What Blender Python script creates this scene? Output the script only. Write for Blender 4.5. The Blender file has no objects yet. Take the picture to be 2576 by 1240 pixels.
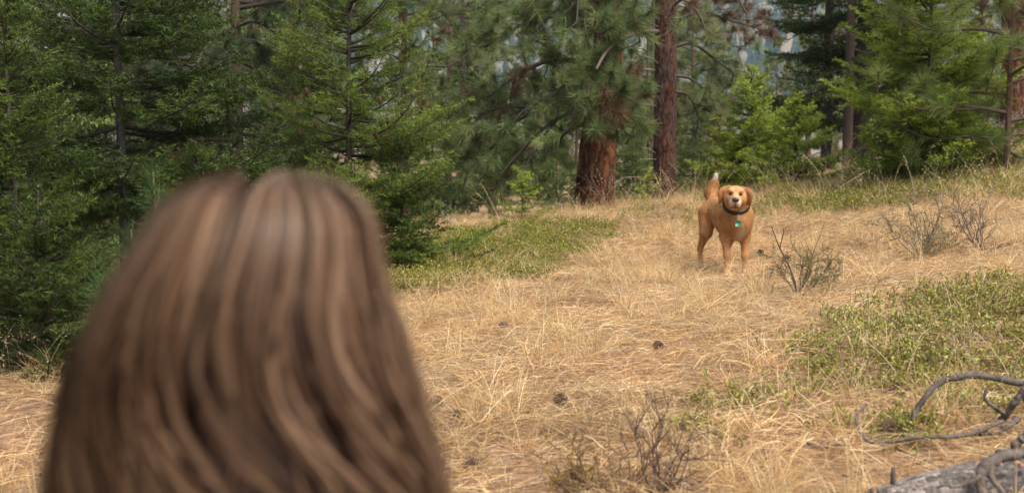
import bpy, math, random
import numpy as np
from mathutils import Vector, Matrix

R = math.radians
rng = np.random.default_rng(7)
random.seed(7)
scene = bpy.context.scene
COL = scene.collection

# ------------------------------------------------------------------ camera
CAM_Z, PITCH, FPX, CX, CY = 1.10, R(5.0), 2762.0, 1288.0, 620.0
cam_d = bpy.data.cameras.new('camera'); cam = bpy.data.objects.new('camera', cam_d); COL.objects.link(cam)
cam_d.sensor_fit = 'HORIZONTAL'; cam_d.sensor_width = 36
cam_d.angle = 2 * math.atan(CX / FPX)
cam_d.clip_start = 0.05; cam_d.clip_end = 20000
cam.location = (0, 0, CAM_Z); cam.rotation_euler = (R(90) - PITCH, 0, 0)
cam_d.dof.use_dof = True; cam_d.dof.focus_distance = 6.4; cam_d.dof.aperture_fstop = 3.2
scene.camera = cam

# ------------------------------------------------------------------ sky, sun, exposure
SUN_EL, SUN_AZ = R(58), R(140)          # azimuth clockwise from +Y (north)
w = bpy.data.worlds.new('World'); scene.world = w; w.use_nodes = True
nt = w.node_tree; nt.nodes.clear()
out = nt.nodes.new('ShaderNodeOutputWorld'); bg = nt.nodes.new('ShaderNodeBackground')
sky = nt.nodes.new('ShaderNodeTexSky'); sky.sky_type = 'NISHITA'; sky.sun_disc = False
sky.sun_elevation = SUN_EL; sky.sun_rotation = SUN_AZ; sky.air_density = 1.0; sky.dust_density = 3.0; sky.ozone_density = 1.0
hs = nt.nodes.new('ShaderNodeHueSaturation'); hs.inputs['Saturation'].default_value = 0.12
nt.links.new(sky.outputs[0], hs.inputs['Color']); nt.links.new(hs.outputs[0], bg.inputs['Color'])
bg.inputs['Strength'].default_value = 0.13
nt.links.new(bg.outputs[0], out.inputs[0])
sd = bpy.data.lights.new('sun', 'SUN'); sun = bpy.data.objects.new('sun', sd); COL.objects.link(sun)
sd.energy = 2.3; sd.angle = R(24); sd.color = (1.0, 0.91, 0.77)
sdir = Vector((math.sin(SUN_AZ) * math.cos(SUN_EL), math.cos(SUN_AZ) * math.cos(SUN_EL), math.sin(SUN_EL)))
sun.rotation_euler = sdir.to_track_quat('Z', 'Y').to_euler()
scene.view_settings.view_transform = 'Standard'; scene.view_settings.look = 'None'
scene.view_settings.exposure = 1.5; scene.view_settings.gamma = 1.0
scene.render.engine = 'CYCLES'
cy = scene.cycles
cy.max_bounces = 4; cy.diffuse_bounces = 3; cy.glossy_bounces = 2; cy.transmission_bounces = 4
cy.transparent_max_bounces = 6; cy.volume_bounces = 0; cy.use_denoising = True
cy.sample_clamp_indirect = 4.0

# ------------------------------------------------------------------ helpers
def tag(o, label=None, cat=None, group=None, kind=None):
    if label: o['label'] = label
    if cat: o['category'] = cat
    if group: o['group'] = group
    if kind: o['kind'] = kind
    return o

def empty(name, loc, rz=0.0):
    o = bpy.data.objects.new(name, None); COL.objects.link(o)
    o.empty_display_size = 0.1
    o.location = loc; o.rotation_euler = (0, 0, rz)
    return o

def mesh_np(name, V, F, mats, col=None, smooth=False, matidx=None):
    """V (n,3); F list of index arrays (k,3)/(k,4)."""
    V = np.asarray(V, dtype=np.float32)
    if not isinstance(F, (list, tuple)): F = [F]
    F = [np.asarray(f, dtype=np.int32) for f in F if len(f)]
    me = bpy.data.meshes.new(name)
    me.vertices.add(len(V)); me.vertices.foreach_set('co', V.ravel())
    tot = np.concatenate([np.full(len(f), f.shape[1], np.int32) for f in F]) if F else np.zeros(0, np.int32)
    li = np.concatenate([f.ravel() for f in F]) if F else np.zeros(0, np.int32)
    me.loops.add(len(li)); me.loops.foreach_set('vertex_index', li)
    st = np.concatenate([[0], np.cumsum(tot)[:-1]]).astype(np.int32) if len(tot) else tot
    me.polygons.add(len(tot)); me.polygons.foreach_set('loop_start', st); me.polygons.foreach_set('loop_total', tot)
    if matidx is not None: me.polygons.foreach_set('material_index', np.asarray(matidx, np.int32))
    if smooth is not False and len(tot): me.polygons.foreach_set('use_smooth', np.full(len(tot), True) if smooth is True else np.asarray(smooth))
    for m in (mats if isinstance(mats, (list, tuple)) else [mats]): me.materials.append(m)
    if col is not None:
        a = me.color_attributes.new('Col', 'FLOAT_COLOR', 'POINT')
        c = np.ones((len(V), 4), np.float32); c[:, :3] = col
        a.data.foreach_set('color', c.ravel())
    me.update(); me.validate()
    return me

def obj(name, me, parent=None, loc=None):
    o = bpy.data.objects.new(name, me); COL.objects.link(o)
    if parent is not None: o.parent = parent
    if loc is not None: o.location = loc
    return o

class Bag:
    """collects vertices and faces for one mesh"""
    def __init__(s): s.V = []; s.F3 = []; s.F4 = []; s.C = []; s.M3 = []; s.M4 = []; s.n = 0
    def add(s, V, F, c=(1, 1, 1), m=0):
        V = np.asarray(V, float); F = np.asarray(F)
        if not len(V) or not len(F): return
        s.V.append(V); C = np.empty((len(V), 3)); C[:] = c; s.C.append(C)
        (s.F3 if F.shape[1] == 3 else s.F4).append(F + s.n)
        (s.M3 if F.shape[1] == 3 else s.M4).append(np.full(len(F), m)); s.n += len(V)
    def mesh(s, name, mats, smooth=False):
        F = []; M = []
        if s.F3: F.append(np.concatenate(s.F3)); M.append(np.concatenate(s.M3))
        if s.F4: F.append(np.concatenate(s.F4)); M.append(np.concatenate(s.M4))
        return mesh_np(name, np.concatenate(s.V), F, mats, np.concatenate(s.C), smooth, np.concatenate(M))

def nrm(v): return v / (np.linalg.norm(v, axis=-1, keepdims=True) + 1e-9)

def prisms(P0, P1, r0, r1, k=3):
    """many small k-sided tapered prisms"""
    P0 = np.asarray(P0, float); P1 = np.asarray(P1, float); n = len(P0)
    r0 = np.broadcast_to(np.asarray(r0, float), n); r1 = np.broadcast_to(np.asarray(r1, float), n)
    a = nrm(P1 - P0); ref = np.where(np.abs(a[:, 2:3]) > .9, [[1., 0, 0]], [[0, 0, 1.]])
    u = nrm(np.cross(a, ref)); v = np.cross(a, u)
    V = np.empty((n, 2 * k, 3))
    for i in range(k):
        t = 2 * math.pi * i / k; d = u * math.cos(t) + v * math.sin(t)
        V[:, i] = P0 + d * r0[:, None]; V[:, k + i] = P1 + d * r1[:, None]
    f = np.array([[i, (i + 1) % k, k + (i + 1) % k, k + i] for i in range(k)])
    F = (f[None] + (np.arange(n) * 2 * k)[:, None, None]).reshape(-1, 4)
    return V.reshape(-1, 3), F

def spline(pts, n):
    """Catmull-Rom through the points"""
    P = np.asarray(pts, float); m = len(P)
    if m == 2: t = np.linspace(0, 1, n)[:, None]; return P[0] * (1 - t) + P[1] * t
    E = np.vstack([2 * P[0] - P[1], P, 2 * P[-1] - P[-2]])
    s = np.linspace(0, m - 1 - 1e-6, n); i = s.astype(int); t = (s - i)[:, None]
    a, b, c, d = E[i], E[i + 1], E[i + 2], E[i + 3]
    return .5 * (2 * b + (c - a) * t + (2 * a - 5 * b + 4 * c - d) * t ** 2 + (3 * b - a - 3 * c + d) * t ** 3)

def tube(pts, rad, k=8, cap=True):
    P = np.asarray(pts, float); n = len(P); rad = np.broadcast_to(np.asarray(rad, float), n)
    T = nrm(np.gradient(P, axis=0)); V = np.empty((n, k, 3))
    u = np.cross(T[0], [0, 0, 1.] if abs(T[0][2]) < .9 else [1., 0, 0]); u /= np.linalg.norm(u)
    for i in range(n):
        u = u - T[i] * (u @ T[i]); u /= np.linalg.norm(u); v = np.cross(T[i], u)
        th = np.arange(k) * 2 * math.pi / k
        V[i] = P[i] + rad[i] * (np.cos(th)[:, None] * u + np.sin(th)[:, None] * v)
    i, j = np.meshgrid(np.arange(n - 1), np.arange(k), indexing='ij'); j2 = (j + 1) % k
    F = np.stack([i * k + j, i * k + j2, (i + 1) * k + j2, (i + 1) * k + j], -1).reshape(-1, 4)
    V = V.reshape(-1, 3)
    if cap:
        V = np.vstack([V, P[0], P[-1]]); a, b = len(V) - 2, len(V) - 1
        c0 = [[a, (q + 1) % k, q, q] for q in range(k)]; c1 = [[b, (n - 1) * k + q, (n - 1) * k + (q + 1) % k, (n - 1) * k + (q + 1) % k] for q in range(k)]
        T3 = np.array([c[:3] for c in c0 + c1])
        return V, F, T3
    return V, F, np.zeros((0, 3), int)

def tube_mesh(name, pts, rad, mat, k=8, col=(1, 1, 1)):
    V, F, T = tube(pts, rad, k)
    return mesh_np(name, V, [F, T], mat, np.broadcast_to(np.asarray(col, float), (len(V), 3)), True)

# smooth pseudo noise from sines
_nz = {}
def fnoise(x, y, scale=1.0, seed=0):
    if seed not in _nz:
        r = np.random.default_rng(1000 + seed); a = r.uniform(0, 2 * math.pi, 7)
        _nz[seed] = (np.cos(a) * r.uniform(.6, 1.7, 7), np.sin(a) * r.uniform(.6, 1.7, 7), r.uniform(0, 6.28, 7))
    ax, ay, ph = _nz[seed]; s = 0
    for i in range(7): s = s + np.sin((x * ax[i] + y * ay[i]) * 2 * math.pi / scale + ph[i])
    return s / 4.0

# ------------------------------------------------------------------ lie of the land
CTRL = np.array([(0, 0, 0), (0, 3, 0), (-2, 3, -.05), (2, 3.2, .02), (4, 3, .25), (-5, 2, -.1), (5, 0, .2), (-4, -3, -.1), (3, -3, 0),
    (1.69, 8.3, .147), (.97, 13, .36), (2.0, 14, .43), (3.2, 12.5, .64), (4.4, 12, .83), (5.8, 12.5, 1.05), (9, 12, 1.5),
    (-.17, 12, .31), (-.79, 11, .275), (-2.8, 6, -.03), (-6, 7, -.1), (-4, 11, -.1), (-.5, 7.5, .22), (0.05, 5.5, .14),
    (2.63, 5.65, .40), (1.8, 3.9, .2), (5, 6, .8), (1, 17, -.15), (3, 18, .0), (6, 18, .7), (-1.5, 15, -.3), (-6, 15, -.6), (10, 18, 1.2), (9, 5, 1.2), (-9, 3, -.3)], float)
def _tps(d): return np.where(d > 1e-9, d * d * np.log(d + 1e-12), 0)
def _fit():
    P = CTRL[:, :2]; n = len(P)
    K = _tps(np.linalg.norm(P[:, None] - P[None], axis=2)) + np.eye(n) * .4
    A = np.zeros((n + 3, n + 3)); A[:n, :n] = K; A[:n, n] = 1; A[:n, n + 1:] = P; A[n, :n] = 1; A[n + 1:, :n] = P.T
    return np.linalg.solve(A, np.concatenate([CTRL[:, 2], [0, 0, 0]]))
_W = _fit()
def ground_z(x, y):
    x = np.asarray(x, float); y = np.asarray(y, float); sh = x.shape
    x = x.ravel(); y = y.ravel(); out_ = np.empty(len(x))
    n = len(CTRL)
    for s in range(0, len(x), 40000):
        X = np.clip(x[s:s + 40000], -14, 15); Y = np.clip(y[s:s + 40000], -6, 22)
        D = np.hypot(X[:, None] - CTRL[None, :, 0], Y[:, None] - CTRL[None, :, 1])
        z = _tps(D) @ _W[:n] + _W[n] + _W[n + 1] * X + _W[n + 2] * Y
        out_[s:s + 40000] = np.clip(z, -1.2, 2.2)
    d = np.hypot(x - 1, y - 8); t = np.clip((d - 9) / 12, 0, 1); t = t * t * (3 - 2 * t)
    far = -1.0 + .25 * fnoise(x, y, 60, 3) * np.clip(d / 60, 0, 1)
    z = out_ * (1 - t) + far * t
    z = z + .018 * fnoise(x, y, .9, 1) * (1 - t) + .008 * fnoise(x, y, .33, 2) * (1 - t)
    return z.reshape(sh)
def gz(x, y): return float(ground_z(np.array([x]), np.array([y]))[0])

def ray(u, v):
    a, b = (u - CX) / FPX, (CY - v) / FPX
    return np.array([a, math.cos(PITCH) + b * math.sin(PITCH), -math.sin(PITCH) + b * math.cos(PITCH)])
def P(u, v, D):
    d = ray(u, v); return np.array([0, 0, CAM_Z]) + d * (D / d[1])
_D = np.arange(1.5, 60, .03)
def G(u, v):
    d = ray(u, v); pts = np.array([0, 0, CAM_Z]) + d[None] * (_D / d[1])[:, None]
    h = pts[:, 2] - ground_z(pts[:, 0], pts[:, 1]); i = np.argmax(h < 0)
    if h[i] >= 0: i = len(_D) - 1
    p = pts[i].copy(); p[2] = gz(p[0], p[1]); return p
def GX(u, D):
    x = (u - CX) / FPX * D; return np.array([x, D, gz(x, D)])

# ------------------------------------------------------------------ materials
def mat(name, color=(.5, .5, .5), rough=.8, col_attr=False, noise=None, spec=.3, trans=0.0, bump=None, tcol=None):
    m = bpy.data.materials.new(name); m.use_nodes = True; n = m.node_tree.nodes; l = m.node_tree.links
    b = n['Principled BSDF']; b.inputs['Roughness'].default_value = rough; b.inputs['Specular IOR Level'].default_value = spec
    src = None
    if col_attr:
        at = n.new('ShaderNodeAttribute'); at.attribute_name = 'Col'; src = at.outputs['Color']
    else:
        rgb = n.new('ShaderNodeRGB'); rgb.outputs[0].default_value = (*color, 1); src = rgb.outputs[0]
    if noise:
        scale, lo, hi = noise
        tc = n.new('ShaderNodeTexCoord'); tn = n.new('ShaderNodeTexNoise'); tn.inputs['Scale'].default_value = scale; tn.inputs['Detail'].default_value = 6
        l.new(tc.outputs['Object'], tn.inputs['Vector'])
        mr = n.new('ShaderNodeMapRange'); mr.inputs[1].default_value = .3; mr.inputs[2].default_value = .7; mr.inputs[3].default_value = lo; mr.inputs[4].default_value = hi
        l.new(tn.outputs['Fac'], mr.inputs[0])
        mx = n.new('ShaderNodeVectorMath'); mx.operation = 'SCALE'; l.new(src, mx.inputs[0]); l.new(mr.outputs[0], mx.inputs['Scale']); src = mx.outputs[0]
    l.new(src, b.inputs['Base Color'])
    if bump:
        tc = n.new('ShaderNodeTexCoord'); tn = n.new('ShaderNodeTexNoise'); tn.inputs['Scale'].default_value = bump[0]; tn.inputs['Detail'].default_value = 8
        l.new(tc.outputs['Object'], tn.inputs['Vector'])
        bp = n.new('ShaderNodeBump'); bp.inputs['Strength'].default_value = bump[1]; bp.inputs['Distance'].default_value = bump[2]
        l.new(tn.outputs['Fac'], bp.inputs['Height']); l.new(bp.outputs[0], b.inputs['Normal'])
    if trans:
        tr = n.new('ShaderNodeBsdfTranslucent'); ms = n.new('ShaderNodeMixShader'); ms.inputs[0].default_value = trans
        l.new(src, tr.inputs['Color']); l.new(b.outputs[0], ms.inputs[1]); l.new(tr.outputs[0], ms.inputs[2])
        l.new(ms.outputs[0], n['Material Output'].inputs['Surface'])
    return m
M = {}
M['needle'] = mat('needles', rough=.5, col_attr=True, spec=.25, trans=.35)
M['wood'] = mat('branch wood', rough=.9, col_attr=True, spec=.1)
M['bark'] = mat('bark', rough=.95, col_attr=True, spec=.1, noise=(60, .65, 1.3), bump=(90, .6, .01))
M['straw'] = mat('dry grass', rough=.6, col_attr=True, spec=.25, trans=.35)
def per_patch(m, lo, hi):
    n = m.node_tree.nodes; l = m.node_tree.links; at = n['Attribute']; oi = n.new('ShaderNodeObjectInfo'); mr = n.new('ShaderNodeMapRange'); mr.inputs[3].default_value = lo; mr.inputs[4].default_value = hi
    l.new(oi.outputs['Random'], mr.inputs[0]); vm = n.new('ShaderNodeVectorMath'); vm.operation = 'SCALE'; tg = [k.to_socket for k in at.outputs['Color'].links]
    l.new(at.outputs['Color'], vm.inputs[0]); l.new(mr.outputs[0], vm.inputs['Scale'])
    for t in tg: l.new(vm.outputs[0], t)
per_patch(M['straw'], .78, 1.14)
M['leaf'] = mat('bearberry leaves', rough=.45, col_attr=True, spec=.3, trans=.3)
M['litter'] = mat('needle litter', rough=.8, col_attr=True, spec=.15)
M['cone'] = mat('cone scales', rough=.8, col_attr=True, spec=.2)
M['deadwood'] = mat('weathered dead wood', (.115, .094, .08), .9, noise=(22, .5, 1.5), bump=(60, .8, .01), spec=.1)

def ground_material():
    m = bpy.data.materials.new('needle covered soil'); m.use_nodes = True; n = m.node_tree.nodes; l = m.node_tree.links
    b = n['Principled BSDF']; b.inputs['Roughness'].default_value = .95; b.inputs['Specular IOR Level'].default_value = .1
    tc = n.new('ShaderNodeTexCoord')
    a = n.new('ShaderNodeTexNoise'); a.inputs['Scale'].default_value = 1.1; a.inputs['Detail'].default_value = 5
    c = n.new('ShaderNodeTexNoise'); c.inputs['Scale'].default_value = 38; c.inputs['Detail'].default_value = 8
    l.new(tc.outputs['Object'], a.inputs[0]); l.new(tc.outputs['Object'], c.inputs[0])
    r1 = n.new('ShaderNodeValToRGB'); r1.color_ramp.elements[0].position = .35; r1.color_ramp.elements[1].position = .65
    r1.color_ramp.elements[0].color = (.27, .17, .115, 1); r1.color_ramp.elements[1].color = (.40, .26, .16, 1)
    r2 = n.new('ShaderNodeValToRGB'); r2.color_ramp.elements[0].position = .36; r2.color_ramp.elements[1].position = .62
    r2.color_ramp.elements[0].color = (.42, .38, .36, 1); r2.color_ramp.elements[1].color = (1.15, 1.12, 1.05, 1)
    l.new(a.outputs['Fac'], r1.inputs[0]); l.new(c.outputs['Fac'], r2.inputs[0])
    mx = n.new('ShaderNodeMix'); mx.data_type = 'RGBA'; mx.blend_type = 'MULTIPLY'; mx.inputs[0].default_value = 1
    l.new(r1.outputs[0], mx.inputs[6]); l.new(r2.outputs[0], mx.inputs[7]); l.new(mx.outputs[2], b.inputs['Base Color'])
    bp = n.new('ShaderNodeBump'); bp.inputs['Strength'].default_value = .8; bp.inputs['Distance'].default_value = .02
    l.new(c.outputs['Fac'], bp.inputs['Height']); l.new(bp.outputs[0], b.inputs['Normal'])
    return m

# ------------------------------------------------------------------ ground and mountain
def axis(lo, hi, step, far, g=1.16):
    a = list(np.arange(lo, hi + 1e-6, step)); s = step; x = a[-1]
    up = []
    while x < far: s *= g; x += s; up.append(x)
    s = step; x = a[0]; dn = []
    while x > -far: s *= g; x -= s; dn.append(x)
    return np.array(dn[::-1] + a + up)
def build_ground():
    xs = axis(-4, 6, .075, 5000); ys = axis(2, 14.5, .075, 5000)
    X, Y = np.meshgrid(xs, ys, indexing='ij'); Z = ground_z(X, Y)
    V = np.stack([X, Y, Z], -1).reshape(-1, 3); a, b = X.shape
    i, j = np.meshgrid(np.arange(a - 1), np.arange(b - 1), indexing='ij'); i = i.ravel(); j = j.ravel()
    F = np.stack([i * b + j, (i + 1) * b + j, (i + 1) * b + j + 1, i * b + j + 1], -1)
    o = obj('ground', mesh_np('ground', V, F, ground_material(), None, True)); tag(o, 'dry sloping forest floor under straw and needle litter', None, None, 'structure')
build_ground()

def mountain_z(az, d):
    """height of the ridges as a function of bearing (rad from +Y) and distance"""
    t = np.clip((d - 500) / 2300, 0, 1)
    ridge = 640 + 90 * np.sin(az * 5 + 1.2) + 60 * np.sin(az * 11 + .4) + 30 * np.sin(az * 23)
    return -4 + ridge * (t ** 1.15) * (1 + .07 * np.sin(az * 31 + d / 170.) + .05 * np.sin(az * 57 - d / 90.))
def build_mountain():
    az = np.linspace(-R(75), R(75), 150); d = np.linspace(480, 3100, 60)
    A, D = np.meshgrid(az, d, indexing='ij'); Z = mountain_z(A, D)
    V = np.stack([np.sin(A) * D, np.cos(A) * D, Z], -1).reshape(-1, 3); a, b = A.shape
    i, j = np.meshgrid(np.arange(a - 1), np.arange(b - 1), indexing='ij'); i = i.ravel(); j = j.ravel()
    F = np.stack([i * b + j, i * b + j + 1, (i + 1) * b + j + 1, (i + 1) * b + j], -1)
    m = mat('mountainside', (.20, .16, .11), .95, noise=(.02, .6, 1.3))
    o = obj('mountain', mesh_np('mountain', V, F, m, None, True)); tag(o, 'forested mountainside fading blue in the distance', None, None, 'structure')
    # far wood, reads as one mass
    r = np.random.default_rng(5); n = 10000
    az = r.uniform(-R(33), R(33), n); d = 560 + 2300 * r.uniform(0, 1, n) ** .8; h = r.uniform(12, 26, n); rad = h * r.uniform(.16, .24, n)
    keep = fnoise(np.sin(az) * d, np.cos(az) * d, 420, 21) > -.75; az, d, h, rad = az[keep], d[keep], h[keep], rad[keep]; n = len(az)
    z = mountain_z(az, d); base = np.stack([np.sin(az) * d, np.cos(az) * d, z], -1)
    k = 6; V = np.empty((n, 2 * (k + 1), 3)); 
    for lay, (zb, zt, rr) in enumerate(((.08, .7, 1.), (.4, 1., .66))):
        for q in range(k):
            th = 2 * math.pi * q / k + r.uniform(0, 1, n); jj = r.uniform(.6, 1.25, n)
            V[:, lay * (k + 1) + q] = base + np.stack([np.cos(th) * rad * rr * jj, np.sin(th) * rad * rr * jj, h * (zb + r.uniform(-.06, .06, n))], -1)
        V[:, lay * (k + 1) + k] = base + np.stack([0 * h, 0 * h, h * zt], -1)
    f = np.array([[l * (k + 1) + q, l * (k + 1) + (q + 1) % k, l * (k + 1) + k] for l in (0, 1) for q in range(k)])
    F = (f[None] + (np.arange(n) * 2 * (k + 1))[:, None, None]).reshape(-1, 3)
    c = np.repeat(np.array([.045, .07, .035])[None] * r.uniform(.6, 1.4, (n, 1)), 2 * (k + 1), 0)
    o = obj('distant_forest', mesh_np('distant_forest', V.reshape(-1, 3), F, M['needle'], c))
    tag(o, 'distant conifer forest covering the hazy mountainside', 'forest', None, 'stuff')
build_mountain()

# ------------------------------------------------------------------ trees
def needles(bag, P0, P1, dens, ln, wd, col, r, flat=.55, fwd=.6, colvar=.22, up=.15, tipcol=None, m=0, seglum=None):
    L = np.linalg.norm(P1 - P0, axis=1); cnt = r.poisson(L * dens)
    idx = np.repeat(np.arange(len(P0)), cnt); n = len(idx)
    if n == 0: return
    t = r.uniform(0, 1, n)[:, None]; base = P0[idx] * (1 - t) + P1[idx] * t; ax = nrm(P1 - P0)[idx]
    rad = r.normal(size=(n, 3)); rad[:, 2] *= flat; rad = nrm(rad - ax * (rad * ax).sum(1, keepdims=True))
    d = nrm(ax * fwd * r.uniform(.5, 1.3, (n, 1)) + rad + np.array([0, 0, up]))
    tip = base + d * (ln * r.uniform(.75, 1.2, n))[:, None]
    wv = nrm(np.cross(d, r.normal(size=(n, 3)))) * wd * .5
    V = np.stack([base - wv, base + wv, tip], 1).reshape(-1, 3)
    if seglum is None: seglum = r.normal(0, 1, len(P0))
    lum = (1 + colvar * np.clip(seglum[idx], -1.8, 2.2) + r.normal(0, .10, n))[:, None]
    c = np.asarray(col)[None] * np.clip(lum, .35, 1.9)
    if tipcol is not None:
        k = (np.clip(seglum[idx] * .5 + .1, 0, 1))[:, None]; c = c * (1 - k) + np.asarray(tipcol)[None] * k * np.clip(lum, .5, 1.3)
    bag.add(V, np.arange(3 * n).reshape(-1, 3), np.repeat(c, 3, 0), m)

def trunk_mesh(name, H, r0, lean, r, col, wob=.02, k=10, rtop=.004):
    n = 26; t = np.linspace(0, 1, n)
    ph = r.uniform(0, 6.28, 2)
    pts = np.stack([lean[0] * t + wob * np.sin(t * 5 + ph[0]) * t, lean[1] * t + wob * np.sin(t * 6 + ph[1]) * t, H * t - .12 * (1 - t)], -1)
    rad = r0 * (1 - t) ** .85 + rtop; rad[0] *= 1.25
    V, F, T = tube(pts, rad, k)
    c = np.asarray(col)[None] * r.uniform(.75, 1.25, (len(V), 1))
    return mesh_np(name, V, [F, T], M['bark'], c, True), pts

def fir_mesh(seed, H, Rc, zc=.05, dens=95, nl=.028, nw=.0045, col=(.05, .085, .025), tip=(.09, .14, .035), spacing=.17, per=6, elev=(-.12, .75), lat=.05, lean=(0, 0), r0=None, wcol=(.10, .08, .055), top_dens_z=None, droop=.05, fill=1.0, shape=.8):
    """Douglas fir: whorls of flat, twice divided sprays"""
    r = np.random.default_rng(seed); bag = Bag()
    r0 = r0 or .008 * H + .005
    tm, tp = trunk_mesh('trunk', H, r0, lean, r, wcol)
    def trunk_at(z): t = np.clip(z / H, 0, 1) * (len(tp) - 1); i = min(int(t), len(tp) - 2); return tp[i] * (1 - (t - i)) + tp[i + 1] * (t - i)
    W0, W1, WR = [], [], []; N0, N1, NL = [], [], []
    # leader
    z = zc; levels = []
    while z < H * .985:
        levels.append(z); z += spacing * r.uniform(.75, 1.25) * (1.0 if z < H * .8 else .7)
    for z in levels:
        f = z / H
        for b in range(per if f < .9 else 4):
            if r.uniform() > fill: continue
            zz = max(.03, min(z + r.uniform(-.5, .5) * spacing, H * .99)); f = zz / H
            az = r.uniform(0, 2 * math.pi)
            prof = (1 - f) ** shape * (1 if f > .1 else .75 + 2.5 * f)
            L = max(.05, Rc * prof * r.uniform(.6, 1.12))
            e = elev[0] + (elev[1] - elev[0]) * f ** 1.6 + r.normal(0, .09)
            n = 7; t = np.linspace(0, 1, n); h = np.array([math.cos(az), math.sin(az), 0])
            bend = r.normal(0, .12)
            side = np.array([-h[1], h[0], 0.])
            pts = trunk_at(zz) + np.outer(t * L * math.cos(e), h) + np.outer(bend * L * t ** 2, side)
            pts[:, 2] += L * (math.sin(e) * t - droop * 2 * t * (1 - t) * 2 + .16 * t ** 2.5)
            W0.append(pts[:-1]); W1.append(pts[1:]); rb = (.006 + .009 * L) * (1 - t) + .0016; WR.append(np.stack([rb[:-1], rb[1:]], -1))
            N0.append(pts[2:-1]); N1.append(pts[3:]); lb = r.normal(0, .7); NL.append(np.full(n - 3, lb))
            tan = nrm(np.gradient(pts, axis=0))
            nl_ = max(3, int(L * .93 / lat)); tt = np.linspace(.10, .985, nl_)
            for s in (-1, 1):
                ts = np.clip(tt + r.uniform(-.5, .5, nl_) * lat / max(L, .1), .06, .99)
                ii = np.clip((ts * (n - 1)).astype(int), 0, n - 2); fr = ts * (n - 1) - ii
                bp = pts[ii] * (1 - fr)[:, None] + pts[ii + 1] * fr[:, None]; tg = tan[ii]
                sd = nrm(np.cross(tg, [0, 0, 1.])) * s
                ls = (.46 * L * (1 - ts) ** .75 * np.clip(ts * 4, .3, 1) + .045) * r.uniform(.6, 1.15, nl_)
                d1 = nrm(tg * .75 + sd * .8 + np.stack([0 * ts, 0 * ts, r.normal(.02, .16, nl_)], -1))
                mid = bp + d1 * (ls * .55)[:, None]; d2 = nrm(d1 + tg * .35 + np.stack([0 * ts, 0 * ts, r.normal(-.06, .12, nl_)], -1))
                end = mid + d2 * (ls * .45)[:, None]
                W0 += [bp]; W1 += [mid]; WR += [np.stack([.001 + .004 * ls, .0008 + .0015 * ls], -1)]
                lum = lb * .5 + r.normal(0, .8, nl_)
                N0 += [bp * .7 + mid * .3, mid]; N1 += [mid, end]; NL += [lum, lum + .45]
                # tertiary
                nt_ = np.maximum((ls / .034).astype(int), 0); idx = np.repeat(np.arange(nl_), nt_)
                if len(idx):
                    u = r.uniform(.2, 1, len(idx)); ax = nrm(end - bp)[idx]
                    b3 = np.where((u < .55)[:, None], bp[idx] + (mid - bp)[idx] * (u / .55)[:, None], mid[idx] + (end - mid)[idx] * ((u - .55) / .45)[:, None])
                    pl = nrm(np.cross(ax, [0, 0, 1.])) * r.choice([-1, 1], len(idx))[:, None]
                    d3 = nrm(ax * .75 + pl * .75 + np.stack([0 * u, 0 * u, r.normal(0, .28, len(idx))], -1))
                    l3 = (.36 * ls[idx] * (1 - u * .8) + .025) * r.uniform(.6, 1.2, len(idx))
                    e3 = b3 + d3 * l3[:, None]
                    N0.append(b3); N1.append(e3); NL.append(lum[idx] + r.normal(.2, .5, len(idx)))
    top = trunk_at(H * .9); N0.append(np.array([top, trunk_at(H * .8)])); N1.append(np.array([trunk_at(H), top])); NL.append(np.array([.5, .5]))
    W0, W1, WR = np.concatenate(W0), np.concatenate(W1), np.concatenate(WR)
    V, F = prisms(W0, W1, WR[:, 0], WR[:, 1]); bag.add(V, F, np.asarray(wcol) * .8, 1)
    N0, N1, NL = np.concatenate(N0), np.concatenate(N1), np.concatenate(NL)
    if top_dens_z is not None:
        keep = (N0[:, 2] < top_dens_z) | (r.uniform(size=len(N0)) < .45); N0, N1, NL = N0[keep], N1[keep], NL[keep]
    needles(bag, N0, N1, dens * 1.35, nl * 1.12, nw * 1.5, col, r, tipcol=tip, seglum=NL)
    return tm, bag.mesh('crown', [M['needle'], M['wood']])

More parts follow.
